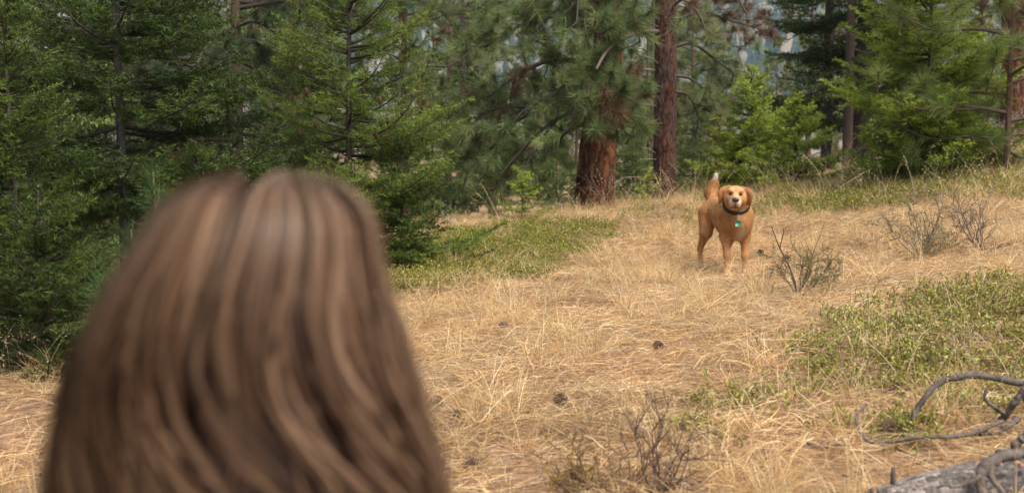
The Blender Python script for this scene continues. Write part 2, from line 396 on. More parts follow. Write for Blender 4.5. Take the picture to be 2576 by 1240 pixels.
def pine_limbs(bag, r, limbs, col, dead=(.17, .105, .06), nl=.16, nw=.0055, per=55, tuft_gap=.16, wcol=(.10, .08, .065), brown=.05, sub_len=.55, sub_gap=.17, twig_r=.004):
    """limbs: list of (points, radius) ; hangs sub branches and bottle brush tufts on them"""
    W0, W1, WR = [], [], []; TP, TA, TB = [], [], []
    for pts, rr in limbs:
        n = 12; q = spline(pts, n); t = np.linspace(0, 1, n); L = np.linalg.norm(np.diff(q, axis=0), axis=1).sum()
        rad = rr * (1 - t * .75) + .003
        W0.append(q[:-1]); W1.append(q[1:]); WR.append(np.stack([rad[:-1], rad[1:]], -1))
        tan = nrm(np.gradient(q, axis=0)); lb = r.uniform() < brown * 1.5
        ns = max(2, int(L * .8 / sub_gap))
        for s in np.linspace(.22, .98, ns) + r.uniform(-.02, .02, ns):
            s = min(max(s, .1), .99); i = min(int(s * (n - 1)), n - 2); b = q[i] + (q[i + 1] - q[i]) * (s * (n - 1) - i)
            rv = r.normal(size=3); rv[2] = rv[2] * .5 + .1; d = nrm(tan[i] * .55 + nrm(rv) * .8)
            l = sub_len * (1 - s * .55) * r.uniform(.5, 1.15)
            m_ = 5; tt = np.linspace(0, 1, m_)[:, None]
            curl = r.normal(size=3) * .18
            sp = b + d * l * tt + np.array([0, 0, 1.]) * (l * (-.20 * tt + .38 * tt ** 2)) + curl * l * tt ** 2
            W0.append(sp[:-1]); W1.append(sp[1:]); rd = (twig_r * 1.6 * (1 - tt[:, 0]) + .0025); WR.append(np.stack([rd[:-1], rd[1:]], -1))
            ta = nrm(np.gradient(sp, axis=0))
            br = lb or r.uniform() < brown
            TP.append(sp[-1]); TA.append(ta[-1]); TB.append(br)
            for w_ in np.arange(.3, .95, tuft_gap / max(l, .1)):
                j = min(int(w_ * (m_ - 1)), m_ - 2); b2 = sp[j] + (sp[j + 1] - sp[j]) * (w_ * (m_ - 1) - j)
                rv = r.normal(size=3); rv[2] += .35; d2 = nrm(ta[j] * .6 + nrm(rv) * .7); l2 = r.uniform(.08, .24)
                W0.append(b2[None]); W1.append((b2 + d2 * l2)[None]); WR.append(np.array([[.0035, .0025]]))
                TP.append(b2 + d2 * l2); TA.append(nrm(d2 + np.array([0, 0, .25]))); TB.append(br)
    W0, W1, WR = np.concatenate(W0), np.concatenate(W1), np.concatenate(WR)
    V, F = prisms(W0, W1, WR[:, 0], WR[:, 1], 4); bag.add(V, F, wcol, 1)
    TP, TA, TB = np.array(TP), np.array(TA), np.array(TB)
    tufts(bag, r, TP, TA, TB, col, dead, nl, nw, per)
    return len(TP)

def tufts(bag, r, TP, TA, TB, col, dead, nl, nw, per):
    n = len(TP); cnt = np.maximum(8, (per * 1.75 * r.uniform(.6, 1.25, n))).astype(int); idx = np.repeat(np.arange(n), cnt); N = len(idx)
    a = TA[idx]; back = r.uniform(0, .11, N)
    base = TP[idx] - a * back[:, None]
    rad = r.normal(size=(N, 3)); rad = nrm(rad - a * (rad * a).sum(1, keepdims=True))
    op = r.uniform(.2, 1.45, N)
    d = nrm(a * np.cos(op)[:, None] + rad * np.sin(op)[:, None] + np.array([0, 0, -.06]))
    ln = (nl * r.uniform(.7, 1.15, N))[:, None]
    tip = base + d * ln + np.array([0, 0, -.10]) * ln
    wv = nrm(np.cross(d, r.normal(size=(N, 3)))) * nw * .36
    V = np.stack([base - wv, base + wv, tip], 1).reshape(-1, 3)
    tl = r.normal(0, 1, n)
    hue = r.uniform(-1, 1, n)
    c = np.asarray(col)[None] * np.clip(1 + .2 * tl[idx] + r.normal(0, .1, N), .4, 1.8)[:, None]
    c[:, 0] *= 1 + .12 * hue[idx]
    c = np.where(TB[idx][:, None], np.asarray(dead)[None] * r.uniform(.6, 1.3, (N, 1)), c)
    bag.add(V, np.arange(3 * N).reshape(-1, 3), np.repeat(c, 3, 0), 0)

def pine_mesh(seed, H, zc, Lmax, nlimb, r0, col=(.075, .115, .055), ztop=None, lean=(0, 0), elev=(-.35, .5), brown=.05, nl=.16, nw=.0055, per=55, wcol=(.07, .055, .045), tcol=(.12, .07, .05), azr=None, tuft_gap=.16, sub_gap=.17, sub_len=.55, make_trunk=True, droop=.25):
    r = np.random.default_rng(seed); bag = Bag()
    tm, tp = trunk_mesh('trunk', H, r0, lean, r, tcol, wob=.05, k=12)
    limbs = []
    for i in range(nlimb):
        f = (i + r.uniform(0, 1)) / nlimb; z = zc + (ztop or H * .97 - zc) * f if ztop is None else zc + (ztop - zc) * f
        fz = z / H; az = r.uniform(0, 6.283) if azr is None else r.uniform(*azr)
        L = Lmax * (1 - .75 * fz ** 1.5) * r.uniform(.55, 1.1); e = elev[0] + (elev[1] - elev[0]) * fz + r.normal(0, .15)
        h = np.array([math.cos(az), math.sin(az), 0]); k = fz * (len(tp) - 1); j = min(int(k), len(tp) - 2); b = tp[j] + (tp[j + 1] - tp[j]) * (k - j)
        sw = np.array([-h[1], h[0], 0]) * r.normal(0, .12) * L
        pts = [b, b + h * L * .33 * math.cos(e) + np.array([0, 0, L * (.33 * math.sin(e) + .02)]), b + sw * .6 + h * L * .68 * math.cos(e) + np.array([0, 0, L * (.68 * math.sin(e) - droop * .35)]), b + sw + h * L * math.cos(e) + np.array([0, 0, L * (math.sin(e) - droop * .35 + .1)])]
        limbs.append((pts, .006 + .011 * L))
    pine_limbs(bag, r, limbs, col, nl=nl, nw=nw, per=per, brown=brown, wcol=wcol, tuft_gap=tuft_gap, sub_gap=sub_gap, sub_len=sub_len)
    return tm, bag.mesh('crown', [M['needle'], M['wood']])

def place_tree(name, meshes, loc, label, group=None, rz=0, s=1.0, cat='tree'):
    e = empty(name, loc, rz); e.scale = (s, s, s); tag(e, label, cat, group)
    for nm, me in zip(('trunk', 'crown'), meshes):
        if me is not None: obj(nm, me, e)
    return e

# furrowed bark of the mature trunks, real relief
def voronoi2(u, v, seed, wrap=None):
    r = np.random.default_rng(seed); J = r.uniform(0, 1, (64, 64, 2)); ID = r.uniform(0, 1, (64, 64))
    iu, iv = np.floor(u).astype(int), np.floor(v).astype(int); f1 = np.full(u.shape, 9.); f2 = np.full(u.shape, 9.); cid = np.zeros(u.shape)
    for a in (-1, 0, 1):
        for b in (-1, 0, 1):
            cu, cv = iu + a, iv + b; ku = cu % wrap if wrap else cu
            jx = J[ku % 64, cv % 64]; d = np.hypot(cu + .15 + .7 * jx[..., 0] - u, cv + .15 + .7 * jx[..., 1] - v)
            idv = ID[ku % 64, cv % 64]; nearer = d < f1
            f2 = np.where(nearer, f1, np.minimum(f2, d)); cid = np.where(nearer, idv, cid); f1 = np.where(nearer, d, f1)
    return f1, f2, cid
def bark_trunk(name, pts, rad, seed, na=110, ns=330, nplate=17, plen=.30, depth=.016, plate=((.165, .070, .036), (.125, .056, .032), (.15, .085, .058)), furrow=(.05, .027, .02), mat_=None, knots=(), crack=.28, rough_warp=0.0):
    P_ = spline(pts, ns); rr = np.interp(np.linspace(0, 1, ns), np.linspace(0, 1, len(rad)), rad)
    s = np.concatenate([[0], np.cumsum(np.linalg.norm(np.diff(P_, axis=0), axis=1))])
    th = np.arange(na) * 2 * math.pi / na; S, TH = np.meshgrid(s, th, indexing='ij'); RR = rr[:, None] + 0 * TH
    wob = .45 * np.sin(S * 7 + TH * 3) + .3 * np.sin(S * 17 - TH * 5 + 1) + .2 * np.sin(S * 41 + TH * 9)
    u = (TH / (2 * math.pi)) * nplate + wob * .6; v = S / plen + .35 * np.sin(TH * 4 + S * 3) + .2 * np.sin(TH * 13) + .12 * np.sin(TH * 29 + S * 31)
    if rough_warp: u = u + rough_warp * (np.sin(TH * 7 + S * 23) + .6 * np.sin(S * 71 - TH * 4)); v = v + rough_warp * (np.sin(TH * 11 - S * 37) + .6 * np.sin(TH * 37 + S * 13))
    f1, f2, cid = voronoi2(u, v, seed, nplate)
    e = np.clip((f2 - f1) / crack, 0, 1); e = e * e * (3 - 2 * e)
    f1b, f2b, cb = voronoi2(u * 3.1, v * 2.7, seed + 1, None); fine = np.clip((f2b - f1b) / .3, 0, 1)
    disp = depth * (e * (.75 + .5 * cid) + .22 * fine * e)
    for (ka, ks, kr) in knots:
        d = np.hypot((np.mod(TH - ka + math.pi, 2 * math.pi) - math.pi) * RR, S - ks); disp = disp + np.where(d < kr * 1.6, .012 * np.cos(np.clip(d / kr, 0, 1.6)) , 0)
    T = nrm(np.gradient(P_, axis=0)); ref = np.array([1., 0, 0]) if abs(T[0][2]) > .7 else np.array([0, 0, 1.])
    U = nrm(ref[None] - T * (T @ ref)[:, None]); Wv = np.cross(T, U)
    V = P_[:, None] + ((RR - depth * .6 + disp)[..., None]) * (np.cos(TH)[..., None] * U[:, None] + np.sin(TH)[..., None] * Wv[:, None])
    pl = np.asarray(plate); k = cid * (len(pl) - 1e-3); i0 = k.astype(int)
    c = pl[i0] * (.75 + .5 * cb)[..., None] * (1 + .12 * np.sin(cid * 77))[..., None]
    c = c * e[..., None] + np.asarray(furrow) * (1 - e[..., None])
    i, j = np.meshgrid(np.arange(ns - 1), np.arange(na), indexing='ij'); j2 = (j + 1) % na
    F = np.stack([i * na + j, i * na + j2, (i + 1) * na + j2, (i + 1) * na + j], -1).reshape(-1, 4)
    V = V.reshape(-1, 3); c = c.reshape(-1, 3)
    V = np.vstack([V, P_[0], P_[-1]]); c = np.vstack([c, [[.2, .12, .07]] * 2]); a, b = len(V) - 2, len(V) - 1
    T3 = np.array([[a, (q + 1) % na, q] for q in range(na)] + [[b, (ns - 1) * na + q, (ns - 1) * na + (q + 1) % na] for q in range(na)])
    return mesh_np(name, V, [F, T3], mat_ or M['bark'], c, True)

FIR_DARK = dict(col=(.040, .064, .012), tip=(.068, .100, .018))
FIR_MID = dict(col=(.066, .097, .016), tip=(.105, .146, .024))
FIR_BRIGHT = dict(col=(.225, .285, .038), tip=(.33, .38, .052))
PINE = (.185, .232, .085)

def gt(u, D): return GX(u, D)

def build_firs():
    # left group; greens set darker to stand in for that side's dimness
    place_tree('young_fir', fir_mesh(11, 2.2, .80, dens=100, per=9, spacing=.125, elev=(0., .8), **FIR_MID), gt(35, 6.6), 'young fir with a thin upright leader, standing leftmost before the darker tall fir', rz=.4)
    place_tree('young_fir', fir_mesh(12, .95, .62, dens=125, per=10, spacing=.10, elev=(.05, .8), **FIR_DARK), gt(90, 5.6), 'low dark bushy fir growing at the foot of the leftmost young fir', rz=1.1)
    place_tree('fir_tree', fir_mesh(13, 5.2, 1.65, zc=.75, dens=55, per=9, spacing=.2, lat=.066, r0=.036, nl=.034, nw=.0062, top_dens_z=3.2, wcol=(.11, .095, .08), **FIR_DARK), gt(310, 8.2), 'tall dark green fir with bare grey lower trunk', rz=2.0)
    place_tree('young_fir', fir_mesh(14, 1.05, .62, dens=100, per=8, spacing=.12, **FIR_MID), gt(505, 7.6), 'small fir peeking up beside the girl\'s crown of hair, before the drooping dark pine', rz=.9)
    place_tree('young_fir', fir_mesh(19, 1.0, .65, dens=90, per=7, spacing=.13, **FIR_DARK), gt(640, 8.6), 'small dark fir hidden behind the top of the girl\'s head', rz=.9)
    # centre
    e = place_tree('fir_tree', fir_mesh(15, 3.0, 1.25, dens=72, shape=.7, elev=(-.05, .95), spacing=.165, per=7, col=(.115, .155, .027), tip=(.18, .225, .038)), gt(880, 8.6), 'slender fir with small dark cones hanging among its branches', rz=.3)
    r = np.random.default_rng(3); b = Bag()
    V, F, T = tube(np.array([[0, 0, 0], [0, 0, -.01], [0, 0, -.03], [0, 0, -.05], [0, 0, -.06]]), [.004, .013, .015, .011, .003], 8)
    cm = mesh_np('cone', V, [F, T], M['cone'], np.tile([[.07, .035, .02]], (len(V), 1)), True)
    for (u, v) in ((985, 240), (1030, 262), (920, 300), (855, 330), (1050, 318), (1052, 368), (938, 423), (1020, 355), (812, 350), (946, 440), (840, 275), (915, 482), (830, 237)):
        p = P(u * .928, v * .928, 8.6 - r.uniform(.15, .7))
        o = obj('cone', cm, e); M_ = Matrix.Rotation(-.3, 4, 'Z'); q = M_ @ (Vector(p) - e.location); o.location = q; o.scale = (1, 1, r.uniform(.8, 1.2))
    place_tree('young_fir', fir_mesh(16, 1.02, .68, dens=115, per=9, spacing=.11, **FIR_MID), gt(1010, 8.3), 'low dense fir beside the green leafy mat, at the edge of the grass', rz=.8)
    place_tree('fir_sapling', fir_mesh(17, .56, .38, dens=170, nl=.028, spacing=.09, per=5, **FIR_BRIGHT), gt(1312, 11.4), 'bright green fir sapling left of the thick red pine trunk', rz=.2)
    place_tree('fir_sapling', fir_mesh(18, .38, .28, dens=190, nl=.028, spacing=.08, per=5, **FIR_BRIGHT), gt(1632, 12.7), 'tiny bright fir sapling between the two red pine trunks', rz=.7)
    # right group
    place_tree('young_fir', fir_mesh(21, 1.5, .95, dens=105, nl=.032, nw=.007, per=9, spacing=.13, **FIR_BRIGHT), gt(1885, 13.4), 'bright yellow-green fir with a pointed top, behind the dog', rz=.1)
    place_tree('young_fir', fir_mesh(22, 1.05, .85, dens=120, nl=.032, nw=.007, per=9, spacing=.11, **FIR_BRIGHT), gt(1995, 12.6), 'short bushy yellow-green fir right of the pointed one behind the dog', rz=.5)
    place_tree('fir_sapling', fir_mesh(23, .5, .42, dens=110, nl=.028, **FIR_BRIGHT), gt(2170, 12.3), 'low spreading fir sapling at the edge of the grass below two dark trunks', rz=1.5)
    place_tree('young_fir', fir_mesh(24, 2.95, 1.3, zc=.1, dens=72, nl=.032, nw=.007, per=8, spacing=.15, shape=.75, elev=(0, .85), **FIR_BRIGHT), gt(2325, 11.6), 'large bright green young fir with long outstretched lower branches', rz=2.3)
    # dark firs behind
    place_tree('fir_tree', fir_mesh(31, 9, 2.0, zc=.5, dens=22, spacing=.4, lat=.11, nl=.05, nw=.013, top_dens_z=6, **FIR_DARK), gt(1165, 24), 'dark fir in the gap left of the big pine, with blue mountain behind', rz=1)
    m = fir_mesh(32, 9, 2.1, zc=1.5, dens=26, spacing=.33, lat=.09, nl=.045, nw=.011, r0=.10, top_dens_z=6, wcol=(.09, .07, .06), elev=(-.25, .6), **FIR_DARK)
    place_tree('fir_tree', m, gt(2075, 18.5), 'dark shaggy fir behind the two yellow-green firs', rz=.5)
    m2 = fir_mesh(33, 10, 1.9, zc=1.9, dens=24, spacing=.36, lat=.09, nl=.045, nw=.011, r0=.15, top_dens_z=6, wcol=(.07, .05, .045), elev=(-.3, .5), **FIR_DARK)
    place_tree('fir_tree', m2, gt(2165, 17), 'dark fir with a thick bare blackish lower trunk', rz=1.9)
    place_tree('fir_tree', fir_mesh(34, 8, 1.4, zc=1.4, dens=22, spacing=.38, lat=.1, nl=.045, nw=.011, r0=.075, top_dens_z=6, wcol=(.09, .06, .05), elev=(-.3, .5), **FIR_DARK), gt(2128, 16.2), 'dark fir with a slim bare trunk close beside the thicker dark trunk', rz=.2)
build_firs()

def build_pines():
    place_tree('pine_tree', pine_mesh(41, 9, 1.0, 2.3, 36, .07, ztop=5.0, col=(.085, .118, .05), per=64, nl=.18, nw=.0085, brown=.03, sub_gap=.14, tcol=(.10, .07, .05)), gt(600, 12.5), 'dark pine with drooping dark branches, between the tall dark fir and the fir with cones', rz=.2)
    place_tree('pine_tree', pine_mesh(42, 10, 1.4, 2.4, 30, .12, ztop=5.5, col=PINE, per=50, nl=.2, nw=.012, tuft_gap=.2, tcol=(.17, .07, .045)), gt(742, 18), 'pine with a reddish trunk glimpsed left of the fir with cones', rz=1.2)
    place_tree('pine_tree', pine_mesh(43, 5.6, .9, 1.15, 26, .055, ztop=4.2, col=(.20, .235, .09), elev=(.1, .7), per=64, nl=.18, nw=.009, wcol=(.11, .09, .07)), gt(1020, 14), 'slim young pine with upswept branches right of the fir with cones', rz=.4)
    # seedlings, each a single stem with long needles
    def seedling(u, v, D, h, label, seed):
        r = np.random.default_rng(seed); b = Bag(); base = G(u, v) if D is None else GX(u, D)
        pts = np.array([[0, 0, -.03], [.01, 0, h * .5], [0, .01, h]]); tm = tube_mesh('trunk', spline(pts, 8), np.linspace(.012, .006, 8), M['wood'], 6, (.17, .11, .07))
        TP = [[0, 0, h]]; TA = [[0, 0, 1.]]
        for q in range(7):
            z = h * (.25 + .7 * q / 7); TP.append([0, 0, z + .05]); TA.append([0, 0, 1.])
            if q % 2:
                a = r.uniform(0, 6.28); d = nrm(np.array([math.cos(a), math.sin(a), .7])); l = .16 * h
                TP.append(np.array([0, 0, z]) + d * l); TA.append(d)
                V, F = prisms([[0, 0, z]], [np.array([0, 0, z]) + d * l], .005, .004, 5); b.add(V, F, (.17, .11, .07), 1)
        tufts(b, r, np.array(TP), np.array(TA), np.zeros(len(TP), bool), (.085, .135, .045), (.2, .1, .05), .15, .0038, 60)
        place_tree('pine_seedling', (tm, b.mesh('crown', [M['needle'], M['wood']])), base, label, cat='tree')
    seedling(385, 600, 6.3, .95, 'long-needled pine seedling standing between the bare grey trunk and the girl', 51)
    seedling(325, 640, 5.7, .66, 'shorter pine seedling in front of the bare grey fir trunk', 52)
    seedling(250, 760, 5.2, .5, 'small pine seedling close to the girl\'s hair, beside the low dark fir', 53)
    # the big pine: leaning thick red trunk, heavy drooping crown to its left
    r = np.random.default_rng(60); D = 13.0; base = GX(1497, D); root = empty('pine_tree', base)
    tag(root, 'big pine with thick leaning red trunk and heavy drooping grey-green boughs', 'tree')
    def loc(u, v, d): return P(u, v, d) - base
    tp = [loc(1492, 545, D) + [0, 0, -.1], loc(1502, 400, D), loc(1518, 250, D), loc(1532, 100, D), loc(1545, -80, D), loc(1560, -300, D), loc(1570, -700, D), loc(1575, -1300, D)]
    obj('trunk', bark_trunk('trunk', tp, [.245, .215, .19, .17, .15, .13, .09, .03], 61, knots=((-1.2, .9, .05), (-2.0, 1.5, .04))), root)
    limbs = []
    def limb(pix, rr=.03): limbs.append(([loc(*p) for p in pix], rr))
    limb([(1520, 170, 13), (1400, 150, 12.9), (1300, 190, 12.7), (1210, 260, 12.6)], .035)
    limb([(1520, 215, 13), (1430, 225, 12.6), (1330, 270, 12.3), (1250, 350, 12.1)], .035)
    limb([(1515, 215, 13), (1500, 230, 12.4), (1480, 260, 12.0), (1500, 330, 11.8)], .025)
    limb([(1525, 150, 13), (1560, 170, 12.5), (1540, 220, 12.2), (1510, 270, 12.0)], .025)
    limb([(1525, 80, 13), (1420, 40, 12.8), (1320, 60, 12.6), (1220, 120, 12.5)], .035)
    limb([(1530, 60, 13), (1450, 20, 12.4), (1380, 40, 12.1), (1330, 120, 12)], .03)
    limb([(1535, 20, 13), (1400, -40, 12.9), (1290, -40, 12.8), (1200, 20, 12.7)], .035)
    limb([(1520, 190, 13), (1390, 250, 13.3), (1290, 310, 13.4), (1190, 330, 13.5)], .03)
    limb([(1512, 300, 13), (1430, 330, 13.2), (1370, 390, 13.2), (1300, 440, 13.1)], .022)
    limb([(1515, 260, 13), (1400, 300, 12.5), (1310, 380, 12.3), (1260, 440, 12.2)], .025)
    limb([(1400, 300, 12.5), (1350, 370, 12.4), (1310, 430, 12.3), (1230, 480, 12.3)], .018)
    limb([(1300, 190, 12.7), (1230, 240, 12.9), (1180, 260, 13), (1130, 290, 13)], .018)
    limb([(1530, 70, 13), (1570, 40, 12.7), (1600, 60, 12.5), (1610, 110, 12.4)], .02)
    limb([(1518, 230, 13), (1540, 260, 12.5), (1550, 300, 12.3), (1570, 320, 12.2)], .018)
    limb([(1540, -20, 13), (1440, -60, 12.2), (1370, -30, 11.9), (1320, 40, 11.8)], .03)
    limb([(1540, -20, 13), (1500, -60, 12.2), (1460, -30, 11.9), (1450, 60, 11.8)], .03)
    limb([(1330, 270, 12.3), (1260, 270, 12.5), (1200, 300, 12.6), (1150, 380, 12.7)], .018)
    limb([(1290, 310, 13.4), (1230, 380, 13.4), (1180, 430, 13.3), (1160, 500, 13.3)], .018)
    limb([(1535, 40, 13), (1545, 20, 12.5), (1530, 40, 12.2), (1500, 90, 12.1)], .02)
    limb([(1535, 0, 13), (1570, -30, 12.4), (1580, 10, 12.2), (1560, 80, 12.1)], .02)
    limb([(1520, 190, 13), (1540, 200, 12.4), (1560, 230, 12.2), (1545, 280, 12.1)], .02)
    limb([(1518, 210, 13), (1480, 220, 12.3), (1450, 250, 12.1), (1440, 320, 12.0)], .02)
    limb([(1535, 30, 13), (1480, 10, 12.3), (1470, 50, 12.1), (1480, 110, 12.0)], .02)
    limb([(1518, 230, 13), (1500, 240, 12.3), (1520, 260, 12.1), (1540, 250, 12.0)], .018)
    for i in range(16):
        z = 4.2 + i * .45; a = r.uniform(0, 6.28); L = r.uniform(1.2, 2.2) * (1 - i / 24); b = np.array([.2 + .004 * i, 0, z])
        h = np.array([math.cos(a), math.sin(a), 0]); limbs.append(([b, b + h * L * .4 + [0, 0, .05], b + h * L * .8 - [0, 0, .1], b + h * L], .03))
    bag = Bag(); n = pine_limbs(bag, r, limbs, PINE, per=66, nl=.175, nw=.0085, brown=.05, sub_len=.6, sub_gap=.125, tuft_gap=.13, wcol=(.085, .07, .058))
    obj('crown', bag.mesh('crown', [M['needle'], M['wood']]), root)
    for pix, rr in ((((1500, 470), (1440, 440), (1370, 480), (1310, 500)), .008), (((1490, 480), (1455, 470), (1420, 490), (1400, 500)), .01)):
        obj('branch', tube_mesh('branch', spline([loc(u, v, 12.7) for u, v in pix], 14), np.linspace(rr, rr * .3, 14), M['deadwood'], 6), root)
    # the straight pine
    r = np.random.default_rng(70); D = 14.0; base = GX(1675, D); root = empty('pine_tree', base)
    tag(root, 'straight slim pine trunk of furrowed red bark with dead side branches', 'tree')
    tp = [loc2(base, 1672, 520, D) + [0, 0, -.12], loc2(base, 1672, 400, D), loc2(base, 1674, 200, D), loc2(base, 1675, 0, D), loc2(base, 1676, -250, D), loc2(base, 1676, -700, D), loc2(base, 1676, -1300, D)]
    obj('trunk', bark_trunk('trunk', tp, [.150, .140, .135, .128, .118, .085, .02], 71, nplate=13, plen=.24, depth=.011, na=84, plate=((.115, .062, .045), (.13, .060, .04), (.115, .076, .062)), knots=((-1.5, .9, .05), (-1.7, 1.6, .05), (-1.3, 2.1, .05), (-1.7, 2.5, .05))), root)
    def br(pix, rr, m='wood', c=(.13, .10, .08)):
        pts = [loc2(base, u, v, d) for u, v, d in pix]; obj('branch', tube_mesh('branch', spline(pts, 18), np.linspace(rr, rr * .45, 18), M[m], 7, c), root)
    br([(1660, 80, 14), (1610, 82, 13.3), (1565, 100, 12.6), (1525, 132, 12.0), (1500, 175, 11.7)], .030)
    br([(1660, 218, 14), (1610, 209, 13.2), (1545, 195, 12.3)], .024, c=(.09, .05, .04))
    br([(1660, 22, 14), (1605, 20, 13.9), (1575, 48, 13.8), (1560, 95, 13.8)], .014)
    br([(1660, 70, 14), (1635, 60, 13.7), (1610, 45, 13.6), (1585, 55, 13.5)], .012)
    dw = (.30, .25, .22)
    br([(1660, 165, 14), (1640, 148, 13.7), (1610, 140, 13.6)], .008, c=dw)
    br([(1655, 178, 14), (1620, 174, 13.8), (1585, 182, 13.7)], .009, c=dw)
    br([(1655, 236, 14), (1625, 232, 13.8), (1600, 233, 13.7)], .008, c=dw)
    br([(1655, 268, 14), (1630, 263, 13.8), (1605, 262, 13.7)], .008, c=dw)
    br([(1655, 320, 14), (1625, 300, 13.8), (1590, 292, 13.7), (1560, 278, 13.6)], .013)
    br([(1655, 310, 14), (1630, 290, 13.6), (1600, 265, 13.5), (1590, 245, 13.4)], .010)
    br([(1655, 388, 14), (1620, 370, 13.7), (1580, 365, 13.6), (1545, 380, 13.5)], .006, c=dw)
    br([(1655, 402, 14), (1635, 400, 13.7), (1608, 402, 13.6)], .005, c=dw)
    br([(1655, 470, 14), (1620, 450, 13.6), (1580, 446, 13.5), (1540, 460, 13.4)], .006, c=dw)
    limbs = []
    def limb2(pix, rr=.025): limbs.append(([loc2(base, *p) for p in pix], rr))
    limb2([(1690, 60, 14), (1760, 30, 14.3), (1830, 50, 14.5), (1900, 70, 14.7)], .03)
    limb2([(1690, 120, 14), (1740, 110, 14.4), (1800, 150, 14.7), (1850, 190, 14.8)], .028)
    limb2([(1690, 190, 14), (1740, 200, 14.5), (1790, 250, 14.8), (1810, 320, 14.9)], .022)
    limb2([(1690, 0, 14), (1760, -40, 14.2), (1840, -20, 14.3), (1880, 40, 14.3)], .03)
    limb2([(1690, 230, 14), (1730, 240, 14.6), (1755, 290, 14.8), (1750, 340, 14.9)], .018)
    limb2([(1690, 20, 14), (1720, 0, 13.5), (1760, 40, 13.3), (1780, 100, 13.2)], .02)
    limb2([(1660, -20, 14), (1620, -60, 14.4), (1590, -20, 14.7), (1570, 50, 14.8)], .022)
    for i in range(20):
        z = 3.7 + i * .42; a = r.uniform(0, 6.28); L = r.uniform(1.2, 2.0) * (1 - i / 28); b = np.array([0, 0, z]); h = np.array([math.cos(a), math.sin(a), 0])
        limbs.append(([b, b + h * L * .4 + [0, 0, .05], b + h * L * .8 - [0, 0, .1], b + h * L], .028))
    bag = Bag(); pine_limbs(bag, r, limbs, (.21, .225, .098), per=62, nl=.18, nw=.009, brown=.13, sub_len=.55, sub_gap=.15, tuft_gap=.15)
    obj('crown', bag.mesh('crown', [M['needle'], M['wood']]), root)
    # right edge: young pine in front, red trunk behind
    place_tree('pine_tree', pine_mesh(81, 4.6, .3, 1.2, 30, .026, ztop=4.0, col=(.20, .235, .065), elev=(.0, .75), per=66, nl=.2, nw=.007, brown=.02, droop=.1, wcol=(.13, .10, .07)), gt(2530, 10.6), 'young pine with long bright needles at the right edge, before the red trunk', rz=1.0)
    D = 15.5; base = GX(2552, D); root = empty('pine_tree', base); tag(root, 'mature pine with broad red scaly trunk behind the long-needled young pine', 'tree')
    tp = [loc2(base, 2552, 420, D) + [0, 0, -.6], loc2(base, 2552, 300, D), loc2(base, 2553, 100, D), loc2(base, 2555, -300, D), loc2(base, 2555, -1200, D)]
    obj('trunk', bark_trunk('trunk', tp, [.20, .175, .165, .14, .04], 83, na=70, ns=220), root)
    limbs = []
    r = np.random.default_rng(84)
    for i in range(18):
        z = 2.0 + i * .5; a = r.uniform(0, 6.28); L = r.uniform(1.2, 2.1) * (1 - i / 26); b = np.array([0, 0, z]); h = np.array([math.cos(a), math.sin(a), 0])
        limbs.append(([b, b + h * L * .4 + [0, 0, -.05], b + h * L * .8 - [0, 0, .3], b + h * L - [0, 0, .25]], .028))
    bag = Bag(); pine_limbs(bag, r, limbs, PINE, per=45, nl=.17, nw=.008, brown=.08, tuft_gap=.2); obj('crown', bag.mesh('crown', [M['needle'], M['wood']]), root)
def loc2(base, u, v, d): return P(u, v, d) - base
build_pines()

